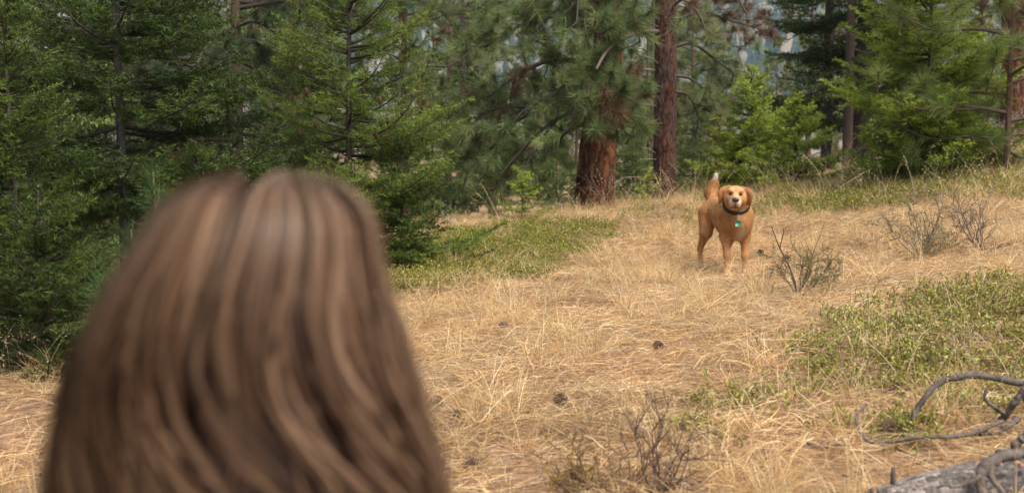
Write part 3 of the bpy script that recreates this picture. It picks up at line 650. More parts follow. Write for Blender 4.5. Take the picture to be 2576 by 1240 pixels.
def build_background():
    tm = [pine_mesh(91, 9, .5, 2.3, 40, .10, col=(.225, .26, .11), per=40, nl=.28, nw=.024, tcol=(.13, .08, .06), tuft_gap=.25, sub_gap=.22, sub_len=.7, ztop=8.6, droop=.2),  # both pine greens lightened to stand in for sunlit haze
          pine_mesh(92, 8, .35, 2.0, 40, .09, col=(.235, .27, .105), per=40, nl=.28, nw=.024, tcol=(.13, .08, .06), tuft_gap=.25, sub_gap=.22, sub_len=.7, ztop=7.6, elev=(-.2, .6)),
          fir_mesh(93, 7, 1.8, zc=.2, dens=15, spacing=.34, lat=.12, nl=.07, nw=.026, col=(.065, .10, .036), tip=(.095, .14, .045)),
          fir_mesh(94, 5, 1.5, zc=.1, dens=20, spacing=.28, lat=.1, nl=.06, nw=.022, col=(.14, .185, .055), tip=(.19, .24, .07))]
    spots = [(1600, 24, 1, .55), (1570, 30, 3, .7), (1740, 22, 1, .55), (1780, 30, 0, .8), (1640, 38, 0, 1.), (1950, 34, 1, .7), (1440, 36, 1, .8), (1240, 30, 0, 1.), (1330, 44, 2, 1.1),
             (1090, 20, 3, .8), (1130, 26, 1, .9), (660, 22, 0, 1.), (560, 20, 3, 1.), (450, 22, 0, 1.), (430, 14, 1, .7), (330, 18, 2, 1.), (220, 16, 0, .9), (120, 13, 2, .8), (40, 20, 0, 1.), (-120, 14, 2, .9),
             (2030, 27, 0, .9), (2240, 24, 1, .8), (2340, 30, 0, 1.), (2400, 20, 3, .9), (2460, 26, 1, 1.), (2600, 22, 0, 1.), (2700, 16, 2, .8), (1690, 52, 1, 1.2), (1510, 60, 0, 1.2), (1180, 50, 0, 1.2), (1000, 44, 2, .7), (1800, 55, 2, 1.3), (2100, 50, 0, 1.2), (760, 40, 1, .6), (2280, 56, 2, 1.3), (-60, 9.5, 3, .8), (200, 11, 3, .75), (1710, 20, 3, .35), (1580, 19.5, 3, .3), (1760, 17.5, 3, .3), (1590, 17.6, 3, .5), (1628, 19, 1, .5), (1742, 18.4, 3, .5), (1400, 19, 3, .45), (1450, 22, 1, .5)]
    r = np.random.default_rng(9)
    kinds = ['hazy grey-green background pine', 'hazy lighter green background pine', 'dark background fir', 'mid green background fir']
    zones = [(180, 'behind the leftmost young firs'), (400, 'behind the tall dark fir with grey trunk'), (700, 'behind the drooping dark pine'), (1060, 'behind the fir with small cones'), (1290, 'behind the dark fir left of the big pine'), (1490, 'seen through the big pine\'s drooping boughs'), (1670, 'between the two red pine trunks'), (1800, 'right of the straight slim red trunk'), (2060, 'behind the yellow-green firs behind the dog'), (2220, 'behind the two dark bare trunks'), (2480, 'behind the large bright green fir'), (9999, 'behind the broad red trunk')]
    for (u, D, k, s) in spots:
        zn = [z for m_, z in zones if u < m_][0]; gr = kinds[k] + 's ' + zn
        p = GX(u, D); e = place_tree('pine_tree' if k < 2 else 'fir_tree', tm[k], p, kinds[k] + ('' if D < 33 else ' far off') + ' ' + zn, gr, r.uniform(0, 6.28), s * r.uniform(.9, 1.1))
    for (x, y, k, s_, lab) in ((-2.2, -1.4, 1, 1.0, 'unseen bushy pine added behind the girl to shade the left side'), (-3.4, .6, 2, 1.0, 'unseen dark fir added beside the girl to shade the left side'), (-4.6, 3.2, 0, .95, 'unseen tall pine added past the leftmost young fir for its shade')):  # out-of-view trees added to cast shade over the left side
        place_tree('pine_tree' if k < 2 else 'fir_tree', tm[k], (x, y, gz(x, y)), lab, None, r.uniform(0, 6.28), s_)
build_background()

# ------------------------------------------------------------------ ground cover (stuff)
def blades(r, n, base, d, ln, wd, curve, cols, nseg=3):
    """curved grass blades; base (n,3), d unit dir (n,3)"""
    t = np.linspace(0, 1, nseg + 1); side = nrm(np.cross(d, r.normal(size=(n, 3))))
    V = []; 
    for i, tt in enumerate(t):
        c = base + d * (ln * tt)[:, None]; c = c + curve * (ln * tt * tt)[:, None]
        w_ = wd * (1 - tt) ** .6 * .5
        if i < nseg: V += [c - side * w_[:, None], c + side * w_[:, None]]
        else: V.append(c)
    V = np.stack(V, 1); m = V.shape[1]; o = (np.arange(n) * m)[:, None]
    F4 = np.concatenate([o + np.array([[2 * i, 2 * i + 1, 2 * i + 3, 2 * i + 2]]) for i in range(nseg - 1)])
    F3 = o + np.array([[2 * nseg - 2, 2 * nseg - 1, 2 * nseg]])
    return V.reshape(-1, 3), F4, F3, np.repeat(cols, m, 0)
STRAW = np.array([(.77, .54, .275), (.66, .43, .20), (.54, .32, .145), (.88, .70, .42), (.42, .27, .16), (.34, .25, .19)])
def pick(r, pal, n, var=.15): return pal[r.integers(0, len(pal), n)] * (1 + r.normal(0, var, (n, 1)))
def tmpl(name, bag, mats): return bpy.data.objects.new(name, bag.mesh(name, mats))
def addbl(b, r, *a, **k):
    V, F4, F3, C = blades(r, *a, **k); nb = b.n; b.add(V, F3, C); b.F4.append(F4 + nb); b.M4.append(np.zeros(len(F4), int))

LITTER = np.array([(.40, .19, .085), (.32, .16, .085), (.46, .27, .13), (.26, .18, .13), (.22, .14, .10)]); TILE = .42
def grass_templates():
    T = {'mat': [], 'tuft': [], 'stalk': [], 'green': []}
    TS = TILE * .5 + .05
    for s in range(9):                                   # square tiles of matted grass: three thick, three middling, three thin ones
        r = np.random.default_rng(200 + s); b = Bag(); n = (1300, 760, 260)[s // 3]
        base = np.stack([r.uniform(-TS, TS, n), r.uniform(-TS, TS, n), r.uniform(0, .03, n)], -1); a = r.uniform(0, 6.28, n) + .8 * np.sin(base[:, 0] * 9 + s); e = np.where(r.uniform(size=n) < .3, r.uniform(.2, 1.0, n), r.uniform(-.05, .35, n))
        d = np.stack([np.cos(a) * np.cos(e), np.sin(a) * np.cos(e), np.sin(e)], -1)
        cv = r.normal(0, .25, (n, 3)); cv[:, 2] = -np.abs(np.sin(e)) * .85
        addbl(b, r, n, base, d, r.uniform(.06, .24, n), r.uniform(.0016, .0036, n), cv, pick(r, STRAW, n, .2))
        n = 160; base = np.stack([r.uniform(-TS, TS, n), r.uniform(-TS, TS, n), r.uniform(.002, .022, n)], -1); a = r.uniform(0, 6.28, n); e = np.abs(r.normal(0, .1, n))
        d = np.stack([np.cos(a) * np.cos(e), np.sin(a) * np.cos(e), np.sin(e)], -1)
        addbl(b, r, n, base, d, r.uniform(.07, .16, n), r.uniform(.0016, .003, n), r.normal(0, .12, (n, 3)) * np.array([1, 1, .1]), pick(r, LITTER, n), nseg=2)
        T['mat'].append(tmpl('grass_mat', b, [M['straw']]))
    for s in range(6):
        r = np.random.default_rng(230 + s); b = Bag(); n = 60
        base = np.stack([r.normal(0, .03, n), r.normal(0, .03, n), np.zeros(n) - .01], -1); a = r.uniform(0, 6.28, n); e = r.normal(1.05, .28, n)
        d = np.stack([np.cos(a) * np.cos(e), np.sin(a) * np.cos(e), np.sin(e)], -1); cv = d * np.array([.7, .7, 0]) + r.normal(0, .12, (n, 3)); cv[:, 2] -= r.uniform(.1, .5, n)
        addbl(b, r, n, base, d, r.uniform(.10, .34, n), r.uniform(.0018, .0034, n), cv, pick(r, STRAW[:4], n), nseg=4); T['tuft'].append(tmpl('grass_tuft', b, [M['straw']]))
    for s in range(5):
        r = np.random.default_rng(260 + s); b = Bag(); n = 3
        base = np.stack([r.normal(0, .04, n), r.normal(0, .04, n), np.zeros(n) - .01], -1); a = r.uniform(0, 6.28, n); e = r.normal(1.3, .18, n)
        d = np.stack([np.cos(a) * np.cos(e), np.sin(a) * np.cos(e), np.sin(e)], -1); ln = r.uniform(.35, .62, n)
        cv = np.stack([np.cos(a), np.sin(a), -.5 + 0 * a], -1) * r.uniform(.1, .45, (n, 1))
        addbl(b, r, n, base, d, ln, np.full(n, .0032), cv, pick(r, STRAW[[0, 3]], n), nseg=6)
        # seed heads along the upper stalk
        for i in range(n):
            for q in range(9):
                tt = .72 + .28 * q / 8; c = base[i] + d[i] * ln[i] * tt + cv[i] * ln[i] * tt * tt
                rv = nrm(r.normal(size=3) + np.array([0, 0, -.6])); l = r.uniform(.012, .028); sv = nrm(np.cross(rv, r.normal(size=3))) * .0028
                b.add([c, c + rv * l * .5 - sv, c + rv * l, c + rv * l * .5 + sv], [[0, 1, 2, 3]], (.72, .58, .36))
        T['stalk'].append(tmpl('grass_stalk', b, [M['straw']]))
    gp = np.array([(.265, .285, .036), (.205, .23, .034), (.33, .335, .048), (.40, .34, .08), (.15, .175, .032), (.28, .30, .04), (.36, .25, .10)])
    for s in range(6):
        r = np.random.default_rng(320 + s); b = Bag()
        for st in range(24):
            c = np.array([r.normal(0, .08), r.normal(0, .08), 0]); h = r.uniform(.015, .075); lean = r.normal(0, .35, 2); top = c + np.array([lean[0] * h, lean[1] * h, h])
            V, F = prisms([c], [top], .0014, .001); b.add(V, F, (.20, .11, .07))
            n = 9; tt = r.uniform(.35, 1, n)[:, None]; base = c * (1 - tt) + top * tt; a = r.uniform(0, 6.28, n); e = r.uniform(.1, 1.1, n)
            d = np.stack([np.cos(a) * np.cos(e), np.sin(a) * np.cos(e), np.sin(e)], -1); l = r.uniform(.011, .021, n)[:, None]; w_ = l * .25
            sv = nrm(np.cross(d, np.array([0, 0, 1.]) + r.normal(0, .3, (n, 3)))); up = np.cross(sv, d)
            V = np.stack([base, base + d * l * .55 - sv * w_ + up * l * .06, base + d * l * .85 - sv * w_ * .75, base + d * l, base + d * l * .85 + sv * w_ * .75, base + d * l * .55 + sv * w_ + up * l * .06], 1)
            o = (np.arange(n) * 6)[:, None]; C = np.repeat(pick(r, gp, n, .2), 6, 0); nb = b.n
            b.add(V.reshape(-1, 3), np.concatenate([o + [[0, 1, 5]], o + [[2, 3, 4]]]), C); b.F4.append(nb + o + np.array([[1, 2, 4, 5]])); b.M4.append(np.zeros(n, int))
        T['green'].append(tmpl('bearberry_sprig', b, [M['leaf']]))
    return T
TEMP = grass_templates()
_coll = {}
def scatter(name, key, pts, rz, scl, label, cat, tilt=.12, seed=0, z_off=0.0, idx=None, rot=None):
    r = np.random.default_rng(seed); n = len(pts); pts = np.asarray(pts, float)
    if key not in _coll:
        c = bpy.data.collections.new('templates_' + key)
        for t in TEMP[key]: c.objects.link(t)
        _coll[key] = c
    me = bpy.data.meshes.new(name); me.vertices.add(n); pts = pts + np.array([0, 0, z_off]); me.vertices.foreach_set('co', pts.astype(np.float32).ravel())
    a = me.attributes.new('rot', 'FLOAT_VECTOR', 'POINT'); a.data.foreach_set('vector', (np.stack([r.normal(0, tilt, n), r.normal(0, tilt, n), rz], -1) if rot is None else rot).astype(np.float32).ravel())
    a = me.attributes.new('scl', 'FLOAT', 'POINT'); a.data.foreach_set('value', np.asarray(scl, np.float32))
    a = me.attributes.new('idx', 'INT', 'POINT'); a.data.foreach_set('value', (r.integers(0, len(TEMP[key]), n) if idx is None else idx).astype(np.int32))
    o = obj(name, me); tag(o, label, cat, None, 'stuff')
    ng = bpy.data.node_groups.new('scatter_' + name, 'GeometryNodeTree')
    ng.interface.new_socket('Geometry', in_out='INPUT', socket_type='NodeSocketGeometry'); ng.interface.new_socket('Geometry', in_out='OUTPUT', socket_type='NodeSocketGeometry')
    N = ng.nodes; gi = N.new('NodeGroupInput'); go = N.new('NodeGroupOutput'); ip = N.new('GeometryNodeInstanceOnPoints'); ci = N.new('GeometryNodeCollectionInfo')
    ci.inputs['Collection'].default_value = _coll[key]; ci.inputs['Separate Children'].default_value = True; ci.inputs['Reset Children'].default_value = True
    def na(nm, ty):
        q = N.new('GeometryNodeInputNamedAttribute'); q.data_type = ty; q.inputs['Name'].default_value = nm; return q.outputs['Attribute']
    L = ng.links; L.new(gi.outputs[0], ip.inputs['Points']); L.new(ci.outputs[0], ip.inputs['Instance']); ip.inputs['Pick Instance'].default_value = True
    L.new(na('idx', 'INT'), ip.inputs['Instance Index']); L.new(na('rot', 'FLOAT_VECTOR'), ip.inputs['Rotation']); L.new(na('scl', 'FLOAT'), ip.inputs['Scale'])
    L.new(ip.outputs[0], go.inputs[0]); md = o.modifiers.new('scatter', 'NODES'); md.node_group = ng
    return o

def in_poly(x, y, poly):
    c = np.zeros(len(x), bool); j = len(poly) - 1
    for i in range(len(poly)):
        xi, yi = poly[i]; xj, yj = poly[j]
        c ^= ((yi > y) != (yj > y)) & (x < (xj - xi) * (y - yi) / (yj - yi + 1e-12) + xi); j = i
    return c
def pixpoly(pp): return [tuple(G(u, v)[:2]) for u, v in pp]
POLY_L = pixpoly([(960, 640), (1000, 615), (1090, 600), (1250, 575), (1400, 562), (1540, 575), (1500, 640), (1400, 680), (1250, 715), (1100, 735), (980, 730)])
POLY_N = pixpoly([(1600, 560), (1780, 545), (1780, 600), (1640, 610)])
POLY_B = pixpoly([(1560, 540), (1780, 508), (1780, 540), (1600, 556)])
POLY_R = pixpoly([(1940, 505), (2100, 470), (2300, 440), (2560, 395), (2700, 390), (2700, 500), (2560, 510), (2400, 500), (2200, 530), (2050, 545), (1960, 540)])
POLY_F = pixpoly([(2080, 830), (2180, 770), (2330, 745), (2480, 715), (2680, 690), (2700, 930), (2560, 1000), (2420, 960), (2250, 990), (2130, 985), (2010, 960), (1980, 900)])
POLY_G = pixpoly([(1640, 1100), (1760, 1030), (1900, 960), (2020, 940), (2130, 1000), (2280, 1000), (2420, 975), (2560, 1010), (2540, 1080), (2300, 1110), (2060, 1130), (1900, 1100), (1760, 1120)])
GREEN = [POLY_L, POLY_R, POLY_F]

def rand_area(r, x0, x1, y0, y1, n): return r.uniform(x0, x1, n), r.uniform(y0, y1, n)
def wedge(x, y, m=1.25): return np.abs(x) < (y * .4663 * m + .7)
def build_cover():
    r = np.random.default_rng(400)
    gx, gy = np.meshgrid(np.arange(-10, 11, TILE), np.arange(2.0, 19, TILE)); x = gx.ravel() + r.uniform(-.06, .06, gx.size); y = gy.ravel() + r.uniform(-.06, .06, gx.size); k = wedge(x, y); x, y = x[k], y[k]
    ing = np.zeros(len(x), bool)
    for p in (POLY_L, POLY_F): ing |= in_poly(x, y, p)
    dn = .42 + .38 * fnoise(x, y, 2.3, 31) + .3 * fnoise(x, y, .9, 32) + r.normal(0, .22, len(x)); dn = np.where(ing | (x < -1.2 - .12 * y), dn - .6, dn)
    idx = np.where(dn > .55, 0, np.where(dn > .1, 3, 6)) + r.integers(0, 3, len(x)); rot = []
    gxz = (ground_z(x + .15, y) - ground_z(x - .15, y)) / .3; gyz = (ground_z(x, y + .15) - ground_z(x, y - .15)) / .3
    for i in range(len(x)):
        q = Vector((0, 0, 1)).rotation_difference(Vector((-gxz[i], -gyz[i], 1))); rot.append(tuple((q.to_matrix() @ Matrix.Rotation(r.integers(0, 4) * math.pi / 2 + r.normal(0, .1), 3, 'Z')).to_euler()))
    scatter('dry_grass', 'mat', np.stack([x, y, ground_z(x, y)], -1), 0 * x, np.ones(len(x)), 'matted straw-coloured dry grass lying over the clearing', 'grass', 0, 1, idx=idx, rot=np.array(rot))
    x, y = rand_area(r, -9, 10, 2.2, 19, 16000); k = wedge(x, y); x, y = x[k], y[k]
    dn = .24 + .6 * np.clip(fnoise(x, y, 1.7, 33) + .15, 0, 1.4) + .25 * np.clip(fnoise(x, y, .5, 34), 0, 1); dn = np.where((x < -1.2 - .12 * y), dn * .25, dn)
    ing = np.zeros(len(x), bool)
    for p in (POLY_L, POLY_F): ing |= in_poly(x, y, p)
    dn = np.where(ing, dn * .3, dn)
    dd = np.hypot(x - 1.69, y - 8.1); dn = np.where(dd < .5, dn * .25, dn); dn = np.where((x > .95) & (y < 4.0), dn * .35, dn); dn = np.where((x > .15) & (x < .65) & (y < 3.75), dn * .4, dn)
    k = r.uniform(size=len(x)) < dn; x, y = x[k], y[k]
    scatter('grass_tufts', 'tuft', np.stack([x, y, ground_z(x, y)], -1), r.uniform(0, 6.28, len(x)), r.uniform(.5, 1.12, len(x)), 'upright wispy tufts of pale dry grass in the clearing', 'grass', .12, 2)
    # tall stalks with seed heads
    S = []
    for (u0, u1, v0, v1, n) in ((1680, 1790, 495, 515, 26), (1890, 2120, 455, 505, 60), (1500, 1680, 520, 545, 26), (2120, 2560, 440, 540, 40), (1240, 1480, 555, 575, 16), (2350, 2560, 560, 640, 20), (1700, 2560, 560, 1000, 60), (1080, 1700, 700, 1200, 50), (0, 180, 850, 1000, 10), (2150, 2560, 900, 1150, 22)):
        for i in range(n): S.append(G(r.uniform(u0, u1), r.uniform(v0, v1)))
    S = np.array(S); sc = r.uniform(.55, 1.1, len(S)); sc[S[:, 1] < 9] *= .62
    dd = np.hypot(S[:, 0] - 1.66, S[:, 1] - 8.0); S, sc = S[dd > .4], sc[dd > .4]
    scatter('seeding_grass', 'stalk', S, r.uniform(0, 6.28, len(S)), sc, 'tall thin grass stalks with pale drooping seed heads', 'grass', .1, 4)
    def green(poly, name, label, dens, seed, thr=-.35, sc=(.8, 1.3)):
        r = np.random.default_rng(seed); p = np.array(poly); x0, y0 = p.min(0) - .3; x1, y1 = p.max(0) + .3; n = int((x1 - x0) * (y1 - y0) * dens * .42)
        x, y = rand_area(r, x0, x1, y0, y1, n); xx = x + .16 * fnoise(x, y, .8, 41); yy = y + .16 * fnoise(x, y, .8, 42)
        k = in_poly(xx, yy, poly) & (fnoise(x, y, .55, 43) + .5 * fnoise(x, y, .2, 44) > thr); x, y = x[k], y[k]
        scatter(name, 'green', np.stack([x, y, ground_z(x, y)], -1), r.uniform(0, 6.28, len(x)), r.uniform(*sc, len(x)), label, 'ground cover', .15, seed)
    green(POLY_L, 'bearberry_mat', 'glossy green leafy mat spread beside the low dense fir', 640, 51, -.75, (.7, 1.1))
    green(POLY_R, 'bearberry_mat', 'green leafy mat along the foot of the bright young firs', 340, 52, -.75, (.9, 1.4))
    green(POLY_F, 'bearberry_mat', 'large green leafy mat between the straw grass and the fallen log', 430, 53, -.28, (.7, 1.1))
    green(POLY_G, 'bearberry_mat', 'thin broken patches of green leaves among the dry grass below the large leafy mat', 260, 54, -.05, (.7, 1.1))
    green(POLY_B, 'bearberry_mat', 'sparse olive leafy strip at the foot of the two red pine trunks', 120, 55, -.1, (.8, 1.2))
    green(POLY_N, 'bearberry_mat', 'small faint green patch in the dry grass left of the dog', 60, 56, .1, (.8, 1.2))
build_cover()

# ------------------------------------------------------------------ shrubs, cones, log
def shrub(name, base, H, nst, spread, label, seed, wcol=(.12, .085, .065), leaf=None, ldens=120, lsize=.012, kids=5, extra=(), cat='shrub', rb=.005):
    r = np.random.default_rng(seed); e = empty(name, base); tag(e, label, cat); W0, W1, R0, R1 = [], [], [], []; tips = []
    def grow(p, d, l, rad, lev):
        n = 4; q = [p]
        for i in range(n):
            d = nrm(d + r.normal(0, .22, 3) + np.array([0, 0, .05])); q.append(q[-1] + d * l / n)
        for i in range(n): W0.append(q[i]); W1.append(q[i + 1]); R0.append(rad * (1 - .18 * i)); R1.append(rad * (1 - .18 * (i + 1)))
        if lev >= 1: tips.extend([(q[i], q[i + 1]) for i in range(n)])
        if lev < 2:
            for c in range(kids):
                i = r.integers(1, n + 1); dd = nrm(d + nrm(r.normal(size=3)) * .9); grow(q[i], dd, l * r.uniform(.3, .6), rad * .55, lev + 1)
    for s in range(nst):
        a = r.uniform(0, 6.28); t = r.uniform(.1, 1) * spread
        grow(np.array([math.cos(a) * .006, math.sin(a) * .006, -.02]), nrm(np.array([math.cos(a) * t, math.sin(a) * t, 1.])), H * r.uniform(.45, .85), rb, 0)
    V, F = prisms(W0, W1, R0, R1, 4); obj('stems', mesh_np('stems', V, F, M['wood'], np.asarray(wcol) * r.uniform(.7, 1.3, (len(V), 1))), e)
    for pts, rr in extra:
        obj('stem', tube_mesh('stem', spline([np.asarray(p) - base for p in pts], 14), np.linspace(rr, rr * .35, 14), M['wood'], 6, (.11, .08, .065)), e)
    if leaf is not None and tips:
        b = Bag(); P0 = np.array([t[0] for t in tips]); P1 = np.array([t[1] for t in tips]); needles(b, P0, P1, ldens, lsize, lsize * .4, leaf, r, flat=1, fwd=.4, colvar=.3)
        obj('foliage', b.mesh('foliage', [M['straw'], M['straw']]), e)
    return e
def build_shrubs():
    b = G(2010, 745); D = b[1]
    shrub('bitterbrush', b, .38, 12, 1.2, 'small olive twiggy shrub with one long bare stick beside the dog', 501, wcol=(.17, .13, .09), leaf=(.27, .25, .08), ldens=130,
          extra=(([b, P(1985, 670, D), P(1960, 620, D), P(1940, 568, D)], .007), ([P(1962, 622, D), P(1970, 590, D), P(1972, 572, D)], .004), ([b, P(2045, 640, D), P(2075, 560, D + .1)], .004)))
    shrub('bitterbrush', G(2335, 655), .50, 20, 1.9, 'wide grey-green twiggy shrub in the grass below the large bright fir', 502, wcol=(.19, .15, .115), leaf=(.34, .29, .12), ldens=120)
    shrub('bitterbrush', G(2480, 640), .48, 10, 1.3, 'thin dark leafless shrub right of the wide grey-green shrub', 503, wcol=(.16, .12, .10))
    shrub('dried_forb', G(1475, 1262), .27, 12, 1.0, 'rusty brown dried plant with tiny yellow leaves at the bottom edge', 504, wcol=(.17, .105, .065), kids=4, leaf=(.40, .26, .06), ldens=150, lsize=.010, rb=.0042)
    shrub('dried_forb', G(1590, 1266), .25, 9, 1.0, 'rusty brown dried plant standing between the yellow-leaved one and the darker one', 506, wcol=(.17, .105, .065), kids=4, leaf=(.34, .22, .06), ldens=80, lsize=.010, rb=.0042)
    shrub('dried_forb', G(1665, 1260), .29, 10, .7, 'dark brown dried plant with upright bare stems at the bottom edge', 505, wcol=(.11, .075, .06), kids=4, rb=.0045)
    shrub('dead_shrub', GX(2440, 12.0), .75, 14, 1.0, 'dark brown leafless shrub tangled at the foot of the large bright fir', 507, wcol=(.13, .07, .055))
    shrub('dead_shrub', GX(2560, 12.6), .6, 12, 1.0, 'bleached grey leafless shrub in front of the broad red trunk', 508, wcol=(.36, .30, .28))
    shrub('dead_shrub', G(1130, 575), .26, 12, .8, 'little grey dead shrub behind the green leafy mat by the low fir', 509, wcol=(.24, .19, .17))
    # broken snag behind the dog
    p = GX(1806, 13.2); pts = np.array([[0, 0, -.1], [.01, 0, .25], [-.01, .01, .46]]); V, F, T = tube(spline(pts, 10), np.array([.04, .038, .036, .036, .034, .033, .034, .032, .03, .018]), 9)
    V = V + np.random.default_rng(1).normal(0, .003, V.shape)
    o = obj('broken_snag', mesh_np('broken_snag', V, [F, T], M['bark'], np.tile([[.10, .06, .045]], (len(V), 1)), True), None, tuple(p)); tag(o, 'short dark broken trunk standing behind the dog\'s raised tail', 'stump')
build_shrubs()

def cone_mesh():
    b = Bag(); n = 62; L = .075
    V, F, T = tube(np.array([[-L * .48, 0, 0], [-L * .2, 0, 0], [L * .2, 0, 0], [L * .48, 0, 0]]), [.008, .016, .013, .004], 8); b.add(V, F, (.05, .03, .02)); 
    for i in range(n):
        t = i / (n - 1); th = i * 2.39996; x = -L * .45 + L * .92 * t; rr = .030 * math.sin(math.pi * (.12 + .83 * t)) ** .7; o = np.array([0, math.cos(th), math.sin(th)]); s = np.array([0, -math.sin(th), math.cos(th)])
        c = np.array([x, 0, 0]) + o * rr * .35; tip = np.array([x + .012, 0, 0]) + o * rr * 1.05; w_ = .009 * (1 - .5 * abs(t - .4)); up = np.array([-.003, 0, 0])
        b.add([c - s * w_ * .5, c + s * w_ * .5, tip + s * w_, tip - s * w_, tip + up + o * .002], [[0, 1, 2, 3]], (.17, .105, .065)); b.F3.append(np.array([[3, 2, 4]]) + b.n - 5); b.M3.append(np.array([0]))
    return b.mesh('pine_cone', [M['cone']])
def build_cones():
    me = cone_mesh(); r = np.random.default_rng(77)
    spots = [(1266, 842, 'dark pine cone lying alone on the matted straw midway between girl and dog'), (1655, 890, 'brown pine cone lying in straw below the dog\'s paws'), (1912, 650, 'pine cone lying just beside the dog\'s front paws'), (1976, 662, 'dark pine cone at the foot of the olive twiggy shrub'),
             (1098, 1035, 'pine cone lying next to the hem of the girl\'s long hair'), (1160, 1072, 'larger dark pine cone just below the one nearest the girl\'s hair'), (1182, 1205, 'pine cone at the bottom edge beside the girl\'s hair'), (1408, 1030, 'weathered pine cone in the straw above the rusty dried plant'), (2232, 1100, 'half-hidden pine cone near the fallen log\'s arching branch'), (1455, 1225, 'reddish pine cone under the rusty dried plant')]
    for u, v, lab in spots:
        p = G(u, v); o = obj('pine_cone', me, None, (p[0], p[1], p[2] + .038)); o.rotation_euler = (r.uniform(0, 6), r.uniform(-.3, .3), r.uniform(0, 6)); s = r.uniform(.75, .95); o.scale = (s, s, s); tag(o, lab, 'pine cone', 'pine cones in the grass')
    # yellow flower
    p = G(1742, 872); e = empty('yellow_flower', p); tag(e, 'single tiny orange-yellow flower in the straw', 'flower')
    obj('stem', tube_mesh('stem', np.array([[0, 0, -.01], [.005, 0, .05], [0, 0, .10]]), .0018, M['wood'], 5, (.25, .25, .1)), e)
    b = Bag()
    for i in range(9):
        a = i * .7; d = np.array([math.cos(a), math.sin(a), .35]); s = np.array([-math.sin(a), math.cos(a), 0]) * .005; c = np.array([0, 0, .1]); b.add([c, c + d * .012 - s, c + d * .02, c + d * .012 + s], [[0, 1, 2, 3]], (.75, .36, .03))
    obj('petals', b.mesh('petals', [M['leaf']]), e)
build_cones()

def build_log():
    e = empty('fallen_log', (1.45, 3.2, gz(1.45, 3.2))); tag(e, 'fallen grey scaly-barked log with curved dead branches lying in the corner', 'log'); o0 = np.array(e.location)
    a = P(2215, 1300, 3.0); bq = P(2480, 1250, 3.28); c = P(2800, 1200, 3.65); d = P(3500, 1150, 4.3)
    pts = [a - o0, bq - o0, c - o0, d - o0]
    obj('trunk', bark_trunk('trunk', pts, [.08, .112, .13, .15], 91, na=150, ns=440, nplate=15, plen=.06, depth=.0045, plate=((.19, .155, .135), (.13, .11, .098), (.33, .19, .115), (.105, .088, .08), (.23, .19, .17)), furrow=(.035, .026, .022), crack=.17, rough_warp=.55), e)
    rb = np.random.default_rng(95)
    def knobbly(pts, rr, k, n=46):
        q = spline(pts, n); w_ = np.cumsum(rb.normal(0, 1, (n, 3)), 0); w_ = w_ - np.linspace(0, 1, n)[:, None] * w_[-1]; q = q + w_ * rr * .10
        rad = np.linspace(rr, rr * k, n) * (1 + .10 * rb.normal(size=n) + .25 * (rb.uniform(size=n) < .10)); return tube_mesh('branch', q, rad, M['deadwood'], 9)
    def br(pix, rr, k=.5): obj('branch', knobbly([P(*p) - o0 for p in pix], rr, k), e)
    br([(2780, 1000, 3.75), (2640, 972, 3.8), (2560, 960, 3.8), (2480, 944, 3.8), (2420, 945, 3.78), (2355, 970, 3.75), (2310, 1020, 3.72), (2285, 1080, 3.7), (2277, 1165, 3.66)], .014, .6)
    br([(2700, 1200, 3.55), (2620, 1120, 3.6), (2575, 975, 3.7)], .015, .8)
    br([(2620, 930, 3.72), (2565, 990, 3.7), (2530, 1045, 3.72), (2495, 1090, 3.76), (2440, 1100, 3.8)], .014, .5)
    br([(2528, 1040, 3.72), (2495, 1022, 3.68), (2478, 1000, 3.67), (2482, 975, 3.67)], .0075, .6)
    br([(2560, 1055, 3.66), (2520, 1080, 3.62), (2480, 1090, 3.6), (2420, 1095, 3.62)], .010, .5)
    lie = [G(u, v) + [0, 0, h_] for u, v, h_ in ((2520, 1112, .06), (2430, 1140, .05), (2330, 1146, .05), (2240, 1150, .05), (2190, 1152, .05), (2162, 1130, .06), (2158, 1100, .07), (2178, 1080, .08))]
    obj('branch', knobbly([p - o0 for p in lie], .0075, .55), e)
    br([(2680, 1115, 3.25), (2600, 1130, 3.2), (2540, 1138, 3.15), (2490, 1160, 3.1), (2465, 1200, 3.07), (2475, 1260, 3.05)], .019, .7)
    br([(2490, 1165, 3.1), (2500, 1200, 3.05), (2530, 1250, 3.0)], .010, .6)
    br([(2700, 1060, 3.4), (2620, 1085, 3.42), (2570, 1100, 3.43), (2545, 1140, 3.44)], .016, .8)
    br([(2470, 1195, 3.07), (2430, 1215, 3.02), (2390, 1225, 3.0)], .008, .5)
    s = [P(2245, 1262, 3.06), P(2246, 1215, 3.05), P(2248, 1175, 3.05)]
    obj('branch_stub', tube_mesh('branch_stub', spline([p - o0 for p in s], 6), [.009, .008, .0075, .0075, .007, .0065], M['deadwood'], 9), e)
    q = [G(2030, 1150), G(2060, 1158), G(2100, 1154), G(2140, 1152)]; q = [p + [0, 0, .04] for p in q]
    o = obj('dead_stick', tube_mesh('dead_stick', spline([p - q[0] for p in q], 16), np.linspace(.008, .005, 16), M['deadwood'], 7), None, tuple(q[0])); tag(o, 'short grey dead stick lying in straw before the fallen log', 'stick')
build_log()

